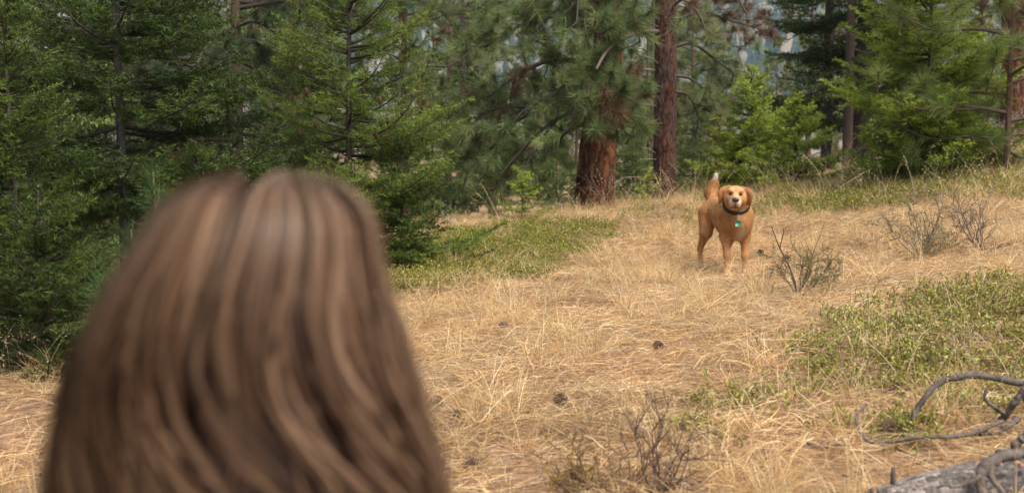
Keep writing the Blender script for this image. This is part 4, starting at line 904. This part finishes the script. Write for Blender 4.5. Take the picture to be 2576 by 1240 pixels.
# ------------------------------------------------------------------ implicit surfaces for dog and person
def smin(a, b, k):
    h = np.maximum(k - np.abs(a - b), 0) / k; return np.minimum(a, b) - h * h * k * .25
def cone_(p, a, b, ra, rb):
    a = np.asarray(a, float); b = np.asarray(b, float); ab = b - a; t = np.clip(((p - a) @ ab) / (ab @ ab), 0, 1)
    return np.linalg.norm(p - a - t[..., None] * ab, axis=-1) - (ra + (rb - ra) * t)
def ell(p, c, r, rot=None):
    q = p - np.asarray(c, float)
    if rot is not None: q = q @ rot
    r = np.asarray(r, float); k0 = np.linalg.norm(q / r, axis=-1); k1 = np.linalg.norm(q / (r * r), axis=-1) + 1e-9
    return k0 * (k0 - 1) / k1
def surface_nets(f, lo, hi, h):
    lo = np.asarray(lo, float); n = np.ceil((np.asarray(hi) - lo) / h).astype(int) + 1
    gx, gy, gz_ = [lo[i] + h * np.arange(n[i]) for i in range(3)]; Pg = np.stack(np.meshgrid(gx, gy, gz_, indexing='ij'), -1)
    F = np.concatenate([f(Pg[i:i + 12].reshape(-1, 3)).reshape(-1, n[1], n[2]) for i in range(0, n[0], 12)]); s = F < 0
    C = np.zeros(tuple(n - 1) + (3,)); W_ = np.zeros(tuple(n - 1))
    sl = lambda o: tuple(slice(o[i], n[i] - 1 + o[i]) for i in range(3))
    corners = [(i, j, k) for i in (0, 1) for j in (0, 1) for k in (0, 1)]
    for a in corners:
        for ax in range(3):
            if a[ax]: continue
            b = list(a); b[ax] = 1; fa, fb = F[sl(a)], F[sl(b)]; cr = (fa < 0) != (fb < 0)
            t = np.where(cr, fa / np.where(cr, fa - fb, 1), 0); off = np.array(a, float)[None, None, None] + np.eye(3)[ax] * t[..., None]
            C += off * cr[..., None]; W_ += cr
    act = W_ > 0; ids = -np.ones(act.shape, int); ids[act] = np.arange(act.sum())
    idx = np.argwhere(act); V = lo + h * (idx + C[act] / W_[act][:, None]); Q = []
    for ax in range(3):
        a = [slice(0, n[i]) for i in range(3)]; b = list(a); a[ax] = slice(0, n[ax] - 1); b[ax] = slice(1, n[ax]); sa, sb = s[tuple(a)], s[tuple(b)]
        e = np.argwhere(sa != sb); o1, o2 = [(1, 2), (2, 0), (0, 1)][ax]
        ok = (e[:, o1] > 0) & (e[:, o2] > 0) & (e[:, o1] < n[o1] - 1) & (e[:, o2] < n[o2] - 1); e = e[ok]; flip = ~sa[tuple(e.T)]
        def cell(d1, d2): q = e.copy(); q[:, o1] -= d1; q[:, o2] -= d2; return ids[tuple(q.T)]
        q = np.stack([cell(1, 1), cell(0, 1), cell(0, 0), cell(1, 0)], -1); q[flip] = q[flip][:, ::-1]; Q.append(q)
    return V, np.concatenate(Q)
def vnormals(f, V, e=.002):
    g = np.stack([f(V + np.eye(3)[i] * e) - f(V - np.eye(3)[i] * e) for i in range(3)], -1); return nrm(g)
def rotz(a): c, s = math.cos(a), math.sin(a); return np.array([[c, -s, 0], [s, c, 0], [0, 0, 1.]])
def roty(a): c, s = math.cos(a), math.sin(a); return np.array([[c, 0, s], [0, 1, 0], [-s, 0, c]])
def rotx(a): c, s = math.cos(a), math.sin(a); return np.array([[1, 0, 0], [0, c, -s], [0, s, c]])

def build_dog():
    base = G(1850, 697); base = np.array([base[0] - .035, base[1] + .2, 0]); base[2] = gz(base[0], base[1])
    tocam = math.atan2(-base[1], -base[0]); yaw = tocam + R(20)
    e = empty('dog', base, yaw); tag(e, 'golden-red dog with white muzzle standing alert in the dry grass', 'dog')
    HR = rotz(-R(20) + R(1)) @ rotx(-R(3)) @ roty(-R(2)); HC = np.array([.325, -.055, .605])
    def hl(p): return ((p - HC) / 1.0) @ HR
    def ears(q):
        d = np.full(len(q), 9.)
        for s in (-1, 1):
            rt = rotz(s * R(38)) @ rotx(s * R(14))
            d1 = smin(ell(q, (-.004, s * .091, .018), (.046, .0085, .034), rt), ell(q, (.004, s * .101, -.026), (.025, .008, .042), rt), .028)
            d2 = cone_(q, (-.02, s * .05, .055), (.0, s * .088, .038), .018, .015)
            d = np.minimum(d, smin(d1, d2, .025))
        return d
    def head(q):
        d = ell(q, (0, 0, .008), (.088, .071, .066)); d = smin(d, ell(q, (-.05, 0, -.02), (.06, .065, .065)), .04)
        for s in (-1, 1):
            d = smin(d, ell(q, (.02, s * .042, -.025), (.055, .036, .045)), .03); d = smin(d, ell(q, (.060, s * .031, .038), (.020, .02, .012)), .02)
            d = smin(d, ell(q, (.105, s * .020, -.058), (.050, .021, .028)), .015)
        d = smin(d, cone_(q, (.05, 0, -.028), (.142, 0, -.040), .044, .030), .025); d = smin(d, cone_(q, (.06, 0, .002), (.145, 0, -.020), .028, .018), .02)
        d = smin(d, cone_(q, (.02, 0, -.068), (.118, 0, -.086), .034, .017), .02)
        for s in (-1, 1):
            d = -smin(-d, ell(q, (.088, s * .034, .013), (.016, .014, .010)), .012)
        d = -smin(-d, ell(q, (.155, 0, -.075), (.030, .003, .016)), .006)
        return smin(d, ears(q), .014)
    def body(p):
        d = ell(p, (.11, 0, .415), (.23, .096, .150)); d = smin(d, ell(p, (.225, 0, .415), (.10, .090, .132)), .05)
        d = smin(d, cone_(p, (.0, 0, .455), (-.22, 0, .475), .09, .085), .08); d = smin(d, ell(p, (-.25, 0, .46), (.115, .088, .102)), .05)
        d = smin(d, cone_(p, (.17, 0, .49), (.06, 0, .505), .075, .06), .06)
        d = smin(d, cone_(p, (.215, 0, .475), (.285, -.03, .575), .098, .074), .06)
        for s in (-1, 1):
            fx = .215 + (.012 if s < 0 else -.004); fy = s * .072
            d = smin(d, cone_(p, (.20, s * .070, .44), (.188, s * .076, .30), .056, .038), .045)
            l = cone_(p, (.188, s * .076, .30), (fx, fy, .155), .036, .023); l = smin(l, cone_(p, (fx, fy, .155), (fx + .005, fy, .055), .022, .019), .025)
            l = smin(l, ell(p, (fx + .022, fy, .026), (.043, .029, .025)), .02)
            for q in (-1.5, -.5, .5, 1.5): l = smin(l, ell(p, (fx + .056 - abs(q) * .008, fy + q * .0155, .020), (.017, .0088, .017)), .006)
            d = smin(d, l, .03)
            bx = -.275 + (-.05 if s < 0 else .06)
            t = cone_(p, (-.245, s * .06, .44), (bx + .115, s * .088, .30), .078, .046); t = smin(t, cone_(p, (bx + .115, s * .088, .30), (bx - .015, s * .088, .165), .042, .022), .03)
            t = smin(t, cone_(p, (bx - .015, s * .088, .165), (bx + .01, s * .088, .05), .021, .018), .02); t = smin(t, ell(p, (bx + .035, s * .088, .025), (.043, .028, .024)), .02)
            d = smin(d, t, .045)
        tl = cone_(p, (-.335, 0, .52), (-.385, .012, .585), .036, .047); tl = smin(tl, cone_(p, (-.385, .012, .585), (-.385, .03, .655), .047, .037), .03); tl = smin(tl, cone_(p, (-.385, .03, .655), (-.365, .042, .725), .033, .012), .02)
        return smin(d, tl, .03)
    def f(p): return smin(body(p), head(hl(p)), .035)
    V, Q = surface_nets(f, (-.52, -.25, -.02), (.55, .25, .78), .0065)
    N = vnormals(f, V)
    h = hl(V); gold = np.array([.44, .215, .080]); c = np.tile(gold, (len(V), 1)) * (1 + .10 * fnoise(V[:, 0] + V[:, 1], V[:, 2], .11, 61) + .06 * fnoise(V[:, 1] * 2, V[:, 2], .04, 62))[:, None]
    def mixc(k, col): nonlocal c; k = np.clip(k, 0, 1)[:, None]; c = c * (1 - k) + np.asarray(col) * k
    c *= (1 - .22 * np.clip((V[:, 2] - .47) / .08, 0, 1) * (V[:, 0] < .2) * (V[:, 0] > -.33) + .16 * fnoise(V[:, 0] * 1.5 + V[:, 1], V[:, 2], .17, 64))[:, None]
    ss = lambda a, b, x: np.clip((x - a) / (b - a), 0, 1) ** 2 * (3 - 2 * np.clip((x - a) / (b - a), 0, 1))
    inh = head(h) < .012
    mixc(.55 * ss(.02, -.10, V[:, 2] - .42) * (N[:, 2] < -.1), (.42, .22, .09)); mixc(.55 * ss(-.22, -.34, V[:, 0]) * ss(.48, .38, V[:, 2]), (.52, .30, .14)); mixc(.45 * ss(.02, .07, np.abs(V[:, 1])) * ss(.14, .22, V[:, 0]) * (V[:, 2] < .5) * (V[:, 2] > .3), (.34, .14, .045))
    mixc(.75 * ss(.13, .02, V[:, 2]), (.58, .38, .20)); 
    mixc(ss(.675, .715, V[:, 2]) * (V[:, 0] < -.3), (.80, .74, .66)); mixc(.5 * ss(.2, .0, np.abs(V[:, 2] - .60)) * (V[:, 0] < -.36), (.50, .27, .10))
    mixc(.8 * ss(.045, .015, np.hypot(V[:, 1] - .0, (V[:, 2] - .31) * .6)) * (V[:, 0] > .22) * (V[:, 2] < .37), (.58, .40, .26))
    hd = inh.astype(float); mz = hd * ss(.075, .105, h[:, 0]); mixc(.8 * mz * ss(.010, .026, np.abs(h[:, 1])) * (h[:, 2] < -.025), (.60, .52, .45)); mixc(.35 * mz, (.55, .36, .22))
    mixc(hd * .6 * ss(.035, .012, np.hypot(np.abs(h[:, 1]) - .03, h[:, 2] - .04)) * (h[:, 0] > .03), (.55, .33, .17))
    mixc(hd * .35 * ss(.024, .014, np.hypot(np.abs(h[:, 1]) - .033, h[:, 2] - .012)) * (h[:, 0] > .03), (.16, .075, .04))
    ear = (ears(h) < .006).astype(float); mixc(ear * .6, (.25, .09, .03))
    mixc(hd * .9 * ss(.006, .002, np.abs(h[:, 2] + .078 + .25 * np.abs(h[:, 1]))) * (h[:, 0] > .09) * (np.abs(h[:, 1]) < .04), (.05, .025, .02))
    mixc(hd * .8 * (np.abs(h[:, 1]) < .003) * (h[:, 0] > .13) * (h[:, 2] < -.045), (.08, .04, .03))
    mf = mat('dog coat', rough=.75, col_attr=True, spec=.2, noise=(120, .85, 1.15), bump=(160, .35, .004))
    obj('body', mesh_np('body', V, Q, mf, c, True), e)
    # short coat of real hairs lying along the body
    r = np.random.default_rng(63); n = 46000; q = r.integers(0, len(Q), n); wgt = r.dirichlet((1, 1, 1, 1), n); pos = np.einsum('ij,ijk->ik', wgt, V[Q[q]]); nn = vnormals(f, pos); hh = hl(pos); isH = head(hh) < .01
    flow = np.where(isH[:, None], (np.array([-1., 0, -.25]) @ HR.T)[None], np.array([-.55, 0, -1.])[None]); flow = np.where(((pos[:, 0] < -.33) & (pos[:, 2] > .55))[:, None], np.array([-.1, .1, 1.])[None], flow); flow = flow + r.normal(0, .25, (n, 3))
    flow = nrm(flow - nn * (flow * nn).sum(1, keepdims=True)); tailm = (pos[:, 0] < -.33) & (pos[:, 2] > .53)
    ln = np.where(isH, r.uniform(.004, .009, n), r.uniform(.009, .018, n)); ln = np.where(tailm, ln * 2.3, ln); ln = np.where((pos[:, 0] > .2) & (pos[:, 2] < .5) & ~isH, ln * 1.35, ln); ln = np.where(pos[:, 2] < .27, ln * .45, ln)
    d = nrm(flow + nn * r.uniform(.12, .4, (n, 1))); sv = nrm(np.cross(d, nn)) * (.0011 + .0006 * (~isH))[:, None]
    keep = ~(isH & (hh[:, 0] > .05) & (np.hypot(np.abs(hh[:, 1]) - .033, hh[:, 2] - .013) < .017)) & ~(isH & (hh[:, 0] > .145))
    Vh = np.stack([pos - sv, pos + sv, pos + d * ln[:, None]], 1)[keep]; ch = (c[Q[q, 0]] * r.normal(1.05, .27, (n, 1)))[keep]
    obj('fur', mesh_np('fur', Vh.reshape(-1, 3), np.arange(3 * len(Vh)).reshape(-1, 3), mf, np.repeat(np.clip(ch, 0, .95), 3, 0)), e)
    # eyes, nose
    def ball(name, cpos, rad, m, seg=16):
        th, ph = np.meshgrid(np.linspace(0, math.pi, seg), np.linspace(0, 2 * math.pi, 2 * seg, endpoint=False), indexing='ij'); U = np.stack([np.sin(th) * np.cos(ph), np.sin(th) * np.sin(ph), np.cos(th)], -1).reshape(-1, 3) * np.asarray(rad)
        k = 2 * seg; i, j = np.meshgrid(np.arange(seg - 1), np.arange(k), indexing='ij'); F = np.stack([i * k + j, (i + 1) * k + j, (i + 1) * k + (j + 1) % k, i * k + (j + 1) % k], -1).reshape(-1, 4)
        return obj(name, mesh_np(name, (U + cpos) @ HR.T + HC, F, m, None, True), e)
    xs = np.linspace(.03, .2, 400)
    def front(y, z): d = head(np.stack([xs, 0 * xs + y, 0 * xs + z], -1)); return xs[np.where(d < 0)[0].max()]
    me_ = mat('eye', (.012, .007, .004), .22, spec=.25); mn = mat('nose leather', (.03, .02, .018), .38, spec=.5, bump=(400, .3, .002))
    for s in (-1, 1): ball('eye', np.array([front(s * .034, .012) - .003, s * .034, .012]), (.013, .0145, .0125), me_)
    fx = front(0, -.03); ball('nose', np.array([fx - .002, 0, -.026]), (.017, .025, .018), mn)
    # collar: ring round the neck with a hanging green tag
    axis_ = nrm(np.array([.285, -.03, .575]) - np.array([.215, 0, .475])); cc = np.array([.262, -.02, .540]); u = nrm(np.cross(axis_, [0, 1., 0])); v = np.cross(axis_, u); th = np.linspace(0, 2 * math.pi, 48, endpoint=False); ring = []
    for t in th:
        dv = u * math.cos(t) + v * math.sin(t) + 0; rs = np.linspace(.05, .2, 300); pts = cc + dv * rs[:, None]; dd = body(pts); o_ = np.where(dd > 0)[0]; ring.append(cc + dv * (min(rs[o_.min()] if len(o_) else .12, .128) + .006))
    ring = np.array(ring); k = len(ring); rows = [ring - axis_ * .014 , ring - axis_ * .014 + nrm(ring - cc) * .005, ring + axis_ * .014 + nrm(ring - cc) * .005, ring + axis_ * .014]
    VV = np.concatenate(rows); i, j = np.meshgrid(np.arange(4), np.arange(k), indexing='ij'); F = np.stack([i * k + j, ((i + 1) % 4) * k + j, ((i + 1) % 4) * k + (j + 1) % k, i * k + (j + 1) % k], -1).reshape(-1, 4)
    col_o = obj('collar', mesh_np('collar', VV, F, mat('dark webbing', (.022, .026, .018), .8, noise=(150, .5, 2.2)), None, False), e)
    fr = ring[np.argmax(ring @ np.array([1, -.35, -.45]))]; fd = nrm(np.array([1., -.45, 0])); tg = fr + fd * .012 + np.array([0, 0, -.014])
    mm = mat('tag ring metal', (.55, .52, .48), .3, spec=.5); th = np.linspace(0, 2 * math.pi, 17); sdv = np.array([-fd[1], fd[0], 0])
    obj('ring', tube_mesh('ring', tg + np.array([0, 0, -.012]) + np.outer(np.cos(th), [0, 0, 1.]) * .018 + np.outer(np.sin(th), sdv) * .006, .002, mm, 6), col_o)
    c0 = tg + fd * .012 + np.array([0, 0, -.056]); pr = [(-.017, -.022), (.017, -.022), (.020, -.018), (.020, .014), (.016, .018), (-.016, .018), (-.020, .014), (-.020, -.018)]
    VV = np.array([c0 + sdv * a + np.array([0, 0, b]) + fd * z for z in (.003, -.003) for a, b in pr]); F4 = np.array([[i, (i + 1) % 8, 8 + (i + 1) % 8, 8 + i] for i in range(8)]); T3 = np.array([[0, i, i + 1] for i in range(1, 7)] + [[8, 8 + i + 1, 8 + i] for i in range(1, 7)])
    t = obj('name_tag', mesh_np('name_tag', VV, [F4, T3], mat('green tag', (.06, .30, .17), .35, spec=.5), None, False), col_o); tag(t, 'small square green tag')
build_dog()

def build_person():
    HX, HY, ZT = (633 - CX) / FPX * .82, .82, 1.062; HEAD = np.array([0, 0, ZT - .10])
    e = empty('person', (HX, HY, gz(HX, HY))); z0 = gz(HX, HY); tag(e, 'girl with long wavy light brown hair seen from behind, facing the dog', 'person'); sh = -z0
    def body(p, grow=0.0):
        q = p - HEAD; d = ell(q, (0, .005, .012), (.068, .086, .088)); d = smin(d, ell(q, (0, .028, -.04), (.054, .055, .06)), .03); d = smin(d, cone_(q, (0, .085, -.022), (0, .1, -.032), .012, .011), .015)
        for s in (-1, 1): d = smin(d, ell(q, (s * .070, -.002, -.01), (.010, .018, .028)), .006); d = -smin(-d, ell(q, (s * .03, .092, 0), (.016, .012, .009)), .01); 
        d = smin(d, ell(q, (0, .083, -.062), (.024, .012, .008)), .01)
        d = smin(d, cone_(p, (0, -.005, ZT - .16), (0, -.01, ZT - .25), .038, .042), .03)
        t = ell(p, (0, -.01, .70), (.115, .075, .15)); t = smin(t, ell(p, (0, 0, .54), (.105, .075, .12)), .05)
        for s in (-1, 1):
            t = smin(t, cone_(p, (0, -.01, .81), (s * .105, -.01, .79), .045, .04), .04); a = cone_(p, (s * .115, -.01, .785), (s * .155, -.015, .63), .038, .030); a = smin(a, cone_(p, (s * .155, -.015, .63), (s * .165, .02, .48), .028, .020), .015)
            a = smin(a, ell(p, (s * .167, .03, .435), (.014, .024, .034)), .015)
            for i, (dy, l) in enumerate(((-.016, .036), (-.006, .043), (.005, .042), (.015, .034))): a = smin(a, cone_(p, (s * .167, .03 + dy, .41), (s * .162, .036 + dy, .41 - l), .0065, .005), .004)
            a = smin(a, cone_(p, (s * .165, .05, .44), (s * .155, .068, .405), .008, .006), .008)
            t = smin(t, a, .03); l = cone_(p, (s * .055, 0, .50), (s * .06, .005, .27), .062, .043); l = smin(l, cone_(p, (s * .06, .005, .27), (s * .06, -.005, .06), .041, .026), .02); l = smin(l, ell(p, (s * .06, .03, .025), (.03, .07, .026)), .02); t = smin(t, l, .03)
        return smin(d, t, .03)
    V, Q = surface_nets(body, (-.22, -.14, -.02), (.22, .17, 1.09), .0085)
    V2 = V + [0, 0, sh]; obj('body', mesh_np('body', V2, Q, mat('skin', (.52, .30, .22), .55), None, True), e)
    def cloth(name, lo, hi, g, cond, m):
        fn = lambda p: np.maximum(np.maximum(body(p) - g, cond(p)), np.maximum(lo - p[:, 2], p[:, 2] - hi)); a, b = surface_nets(fn, (-.24, -.16, lo - .02), (.24, .19, hi + .02), .0085); obj(name, mesh_np(name, a + [0, 0, sh], b, m, None, True), e)
    cloth('jacket', .46, ZT - .215, .010, lambda p: np.where((np.abs(p[:, 0]) > .14) & (p[:, 2] < .475), 1., -1.), mat('grey blue knit', (.10, .12, .16), .9, bump=(220, .5, .004)))
    cloth('trousers', .055, .50, .007, lambda p: np.abs(p[:, 0]) - .135, mat('dark denim', (.035, .045, .07), .9)); sm = mat('brown shoe leather', (.10, .06, .04), .6)
    for sx in (-1, 1): cloth('shoe', -.012, .075, .006, lambda p: np.maximum(np.abs(p[:, 0]) - .16, -sx * p[:, 0] + .012), sm)
    # eyes
    for s in (-1, 1):
        b = Bag(); th, ph = np.meshgrid(np.linspace(0, math.pi, 9), np.linspace(0, 2 * math.pi, 12, endpoint=False), indexing='ij'); U = np.stack([np.sin(th) * np.cos(ph), np.sin(th) * np.sin(ph), np.cos(th)], -1).reshape(-1, 3) * .011; i, j = np.meshgrid(np.arange(8), np.arange(12), indexing='ij')
        obj('eye', mesh_np('eye', U + HEAD + [s * .03, .078, 0] + np.array([0, 0, sh]), np.stack([i * 12 + j, (i + 1) * 12 + j, (i + 1) * 12 + (j + 1) % 12, i * 12 + (j + 1) % 12], -1).reshape(-1, 4), mat('iris', (.10, .07, .05), .1), None, True), e)
    # hair: locks of strands following the head, then falling and spreading
    zk = np.array([1.078, 1.074, 1.067, 1.060, 1.044, 1.026, 1.002, .958, .913, .870, .842, .80, .76, .70]); wk = np.array([.004, .030, .050, .061, .073, .081, .094, .115, .129, .139, .144, .147, .147, .13]); dk = np.array([.004, .034, .058, .072, .086, .094, .099, .097, .09, .085, .083, .082, .082, .075])
    ck = np.array([.009, .009, .009, .009, .008, .004, -.002, -.008, -.008, -.009, -.010, -.010, -.010, -.010])
    r = np.random.default_rng(88); b = Bag(); s_of = np.concatenate([[0], np.cumsum(np.hypot(np.diff(zk), np.diff(wk)))]); s_of /= s_of[-1]
    m = 26; t = np.linspace(0, 1, m)
    def path(phi, off, t):
        """phi: angle from the nape (0) round to the temples (+-pi/2 and beyond); off: inward offset"""
        z = np.interp(t, s_of, zk); wx = np.interp(t, s_of, wk) - off; dy = np.interp(t, s_of, dk) - off
        return np.stack([np.interp(t, s_of, ck) + np.sin(phi) * np.maximum(wx, .002), -np.cos(phi) * np.maximum(dy, .002), z - off * .7 * (t < .35) * (1 - t / .35)], -1)
    DK = np.array([(.034, .017, .010), (.024, .012, .007), (.050, .026, .015)]); LT = np.array([(.095, .052, .029), (.13, .075, .043), (.068, .036, .020), (.165, .100, .060)])
    def lock(phi0, layer, wid, n, tint, amp, fr, ph, bulge, t0=0.0):
        drift = r.normal(0, .10); rx = .012 * np.sign(phi0)
        for q in range(n):
            dphi = r.normal(0, wid); o = layer + abs(r.normal(0, .0025)); tt = t0 + (r.uniform(.88, 1) - t0) * t; am = np.clip((tt - .22) / .78, 0, 1)
            wave = np.sin(fr * 6.28 * tt + ph + dphi * 2.0)
            phi = phi0 + dphi * (1 - .7 * np.sin(np.pi * np.clip(am * 1.1, 0, 1)) ** 2) + drift * am + .26 * am * np.sin(6.28 * (1.25 * tt) + 2.4) + amp * am * wave
            p = path(phi, o - (bulge * np.exp(-(dphi / wid) ** 2)) * np.clip(tt * 3, 0, 1) - .016 * am * np.cos(fr * 6.28 * tt + ph), tt)
            p[:, 0] += rx * (1 - tt) ** 4 + r.normal(0, .001); tan = np.gradient(p, axis=0); outv = nrm(np.stack([np.sin(phi), -np.cos(phi), .3 + 0 * phi], -1)); sv = nrm(np.cross(tan, outv)) * (.0011 * (1 - .6 * tt ** 3))[:, None]
            VV = np.stack([p - sv, p + sv], 1).reshape(-1, 3); i = np.arange(m - 1) * 2
            b.add(VV + [0, 0, sh], np.stack([i, i + 1, i + 3, i + 2], -1), tint * r.normal(1, .26))
    for k in range(80):                                   # under-layer: dark tints carry shade between locks, lighter sides the edge glow
        q0 = -2.1 + 4.2 * (k + r.uniform()) / 80; lock(q0, r.uniform(.010, .017), .075, 38, DK[r.integers(0, 3)] * (1 + 5.5 * min(1, max(0, (abs(q0) - .75) / .5))), r.uniform(.03, .10), r.uniform(1.1, 1.7), r.uniform(0, 6.28), 0)
    for k in range(120):                                  # locks lying over it, tinted lighter at the sides for light along the edges
        ph0 = -2.1 + 4.2 * (k + r.uniform()) / 120; side = min(1, max(0, (abs(ph0) - .55) / .6)); pal = LT if r.uniform() < .40 + .6 * side else DK * 1.4
        lock(ph0, r.uniform(.0, .008), r.uniform(.018, .055), 28, pal[r.integers(0, len(pal))] * (1.0 + .9 * side), r.uniform(.06, .32), r.uniform(1.4, 2.7), 1.3 * math.sin(ph0 * 2.2) + r.normal(0, .9), r.uniform(.001, .010))
    for k in range(260): lock(r.uniform(-1.9, 1.9), -r.uniform(.0, .013), .05, 1, LT[r.integers(0, 4)] * 1.4, r.uniform(.1, .35), r.uniform(1, 3), r.uniform(0, 6.28), 0)
    # dense inner layer
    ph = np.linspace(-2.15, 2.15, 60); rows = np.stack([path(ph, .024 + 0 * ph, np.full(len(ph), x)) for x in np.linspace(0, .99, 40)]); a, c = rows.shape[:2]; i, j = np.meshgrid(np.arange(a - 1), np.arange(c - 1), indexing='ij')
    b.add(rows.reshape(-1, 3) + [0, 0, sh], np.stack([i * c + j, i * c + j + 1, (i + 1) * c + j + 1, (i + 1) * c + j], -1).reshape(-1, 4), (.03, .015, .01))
    mh = mat('hair', rough=.5, col_attr=True, spec=.3, trans=.25); obj('hair', b.mesh('hair', [mh]), e)
build_person()

# ------------------------------------------------------------------ air
def build_haze():
    V = np.array([(x, y, z) for x in (-5200, 5200) for y in (-5200, 5200) for z in (-12, 1100)], float)
    F = np.array([[0, 1, 3, 2], [4, 6, 7, 5], [0, 4, 5, 1], [2, 3, 7, 6], [0, 2, 6, 4], [1, 5, 7, 3]])
    m = bpy.data.materials.new('haze'); m.use_nodes = True; n = m.node_tree.nodes; n.remove(n['Principled BSDF']); pv = n.new('ShaderNodeVolumePrincipled')
    pv.inputs['Color'].default_value = (.50, .70, 1.0, 1); pv.inputs['Density'].default_value = .00034; pv.inputs['Anisotropy'].default_value = .2
    m.node_tree.links.new(pv.outputs[0], n['Material Output'].inputs['Volume'])
    o = obj('haze', mesh_np('haze', V, F, m)); tag(o, 'thin bluish haze filling the valley air', 'haze', None, 'stuff')
build_haze()
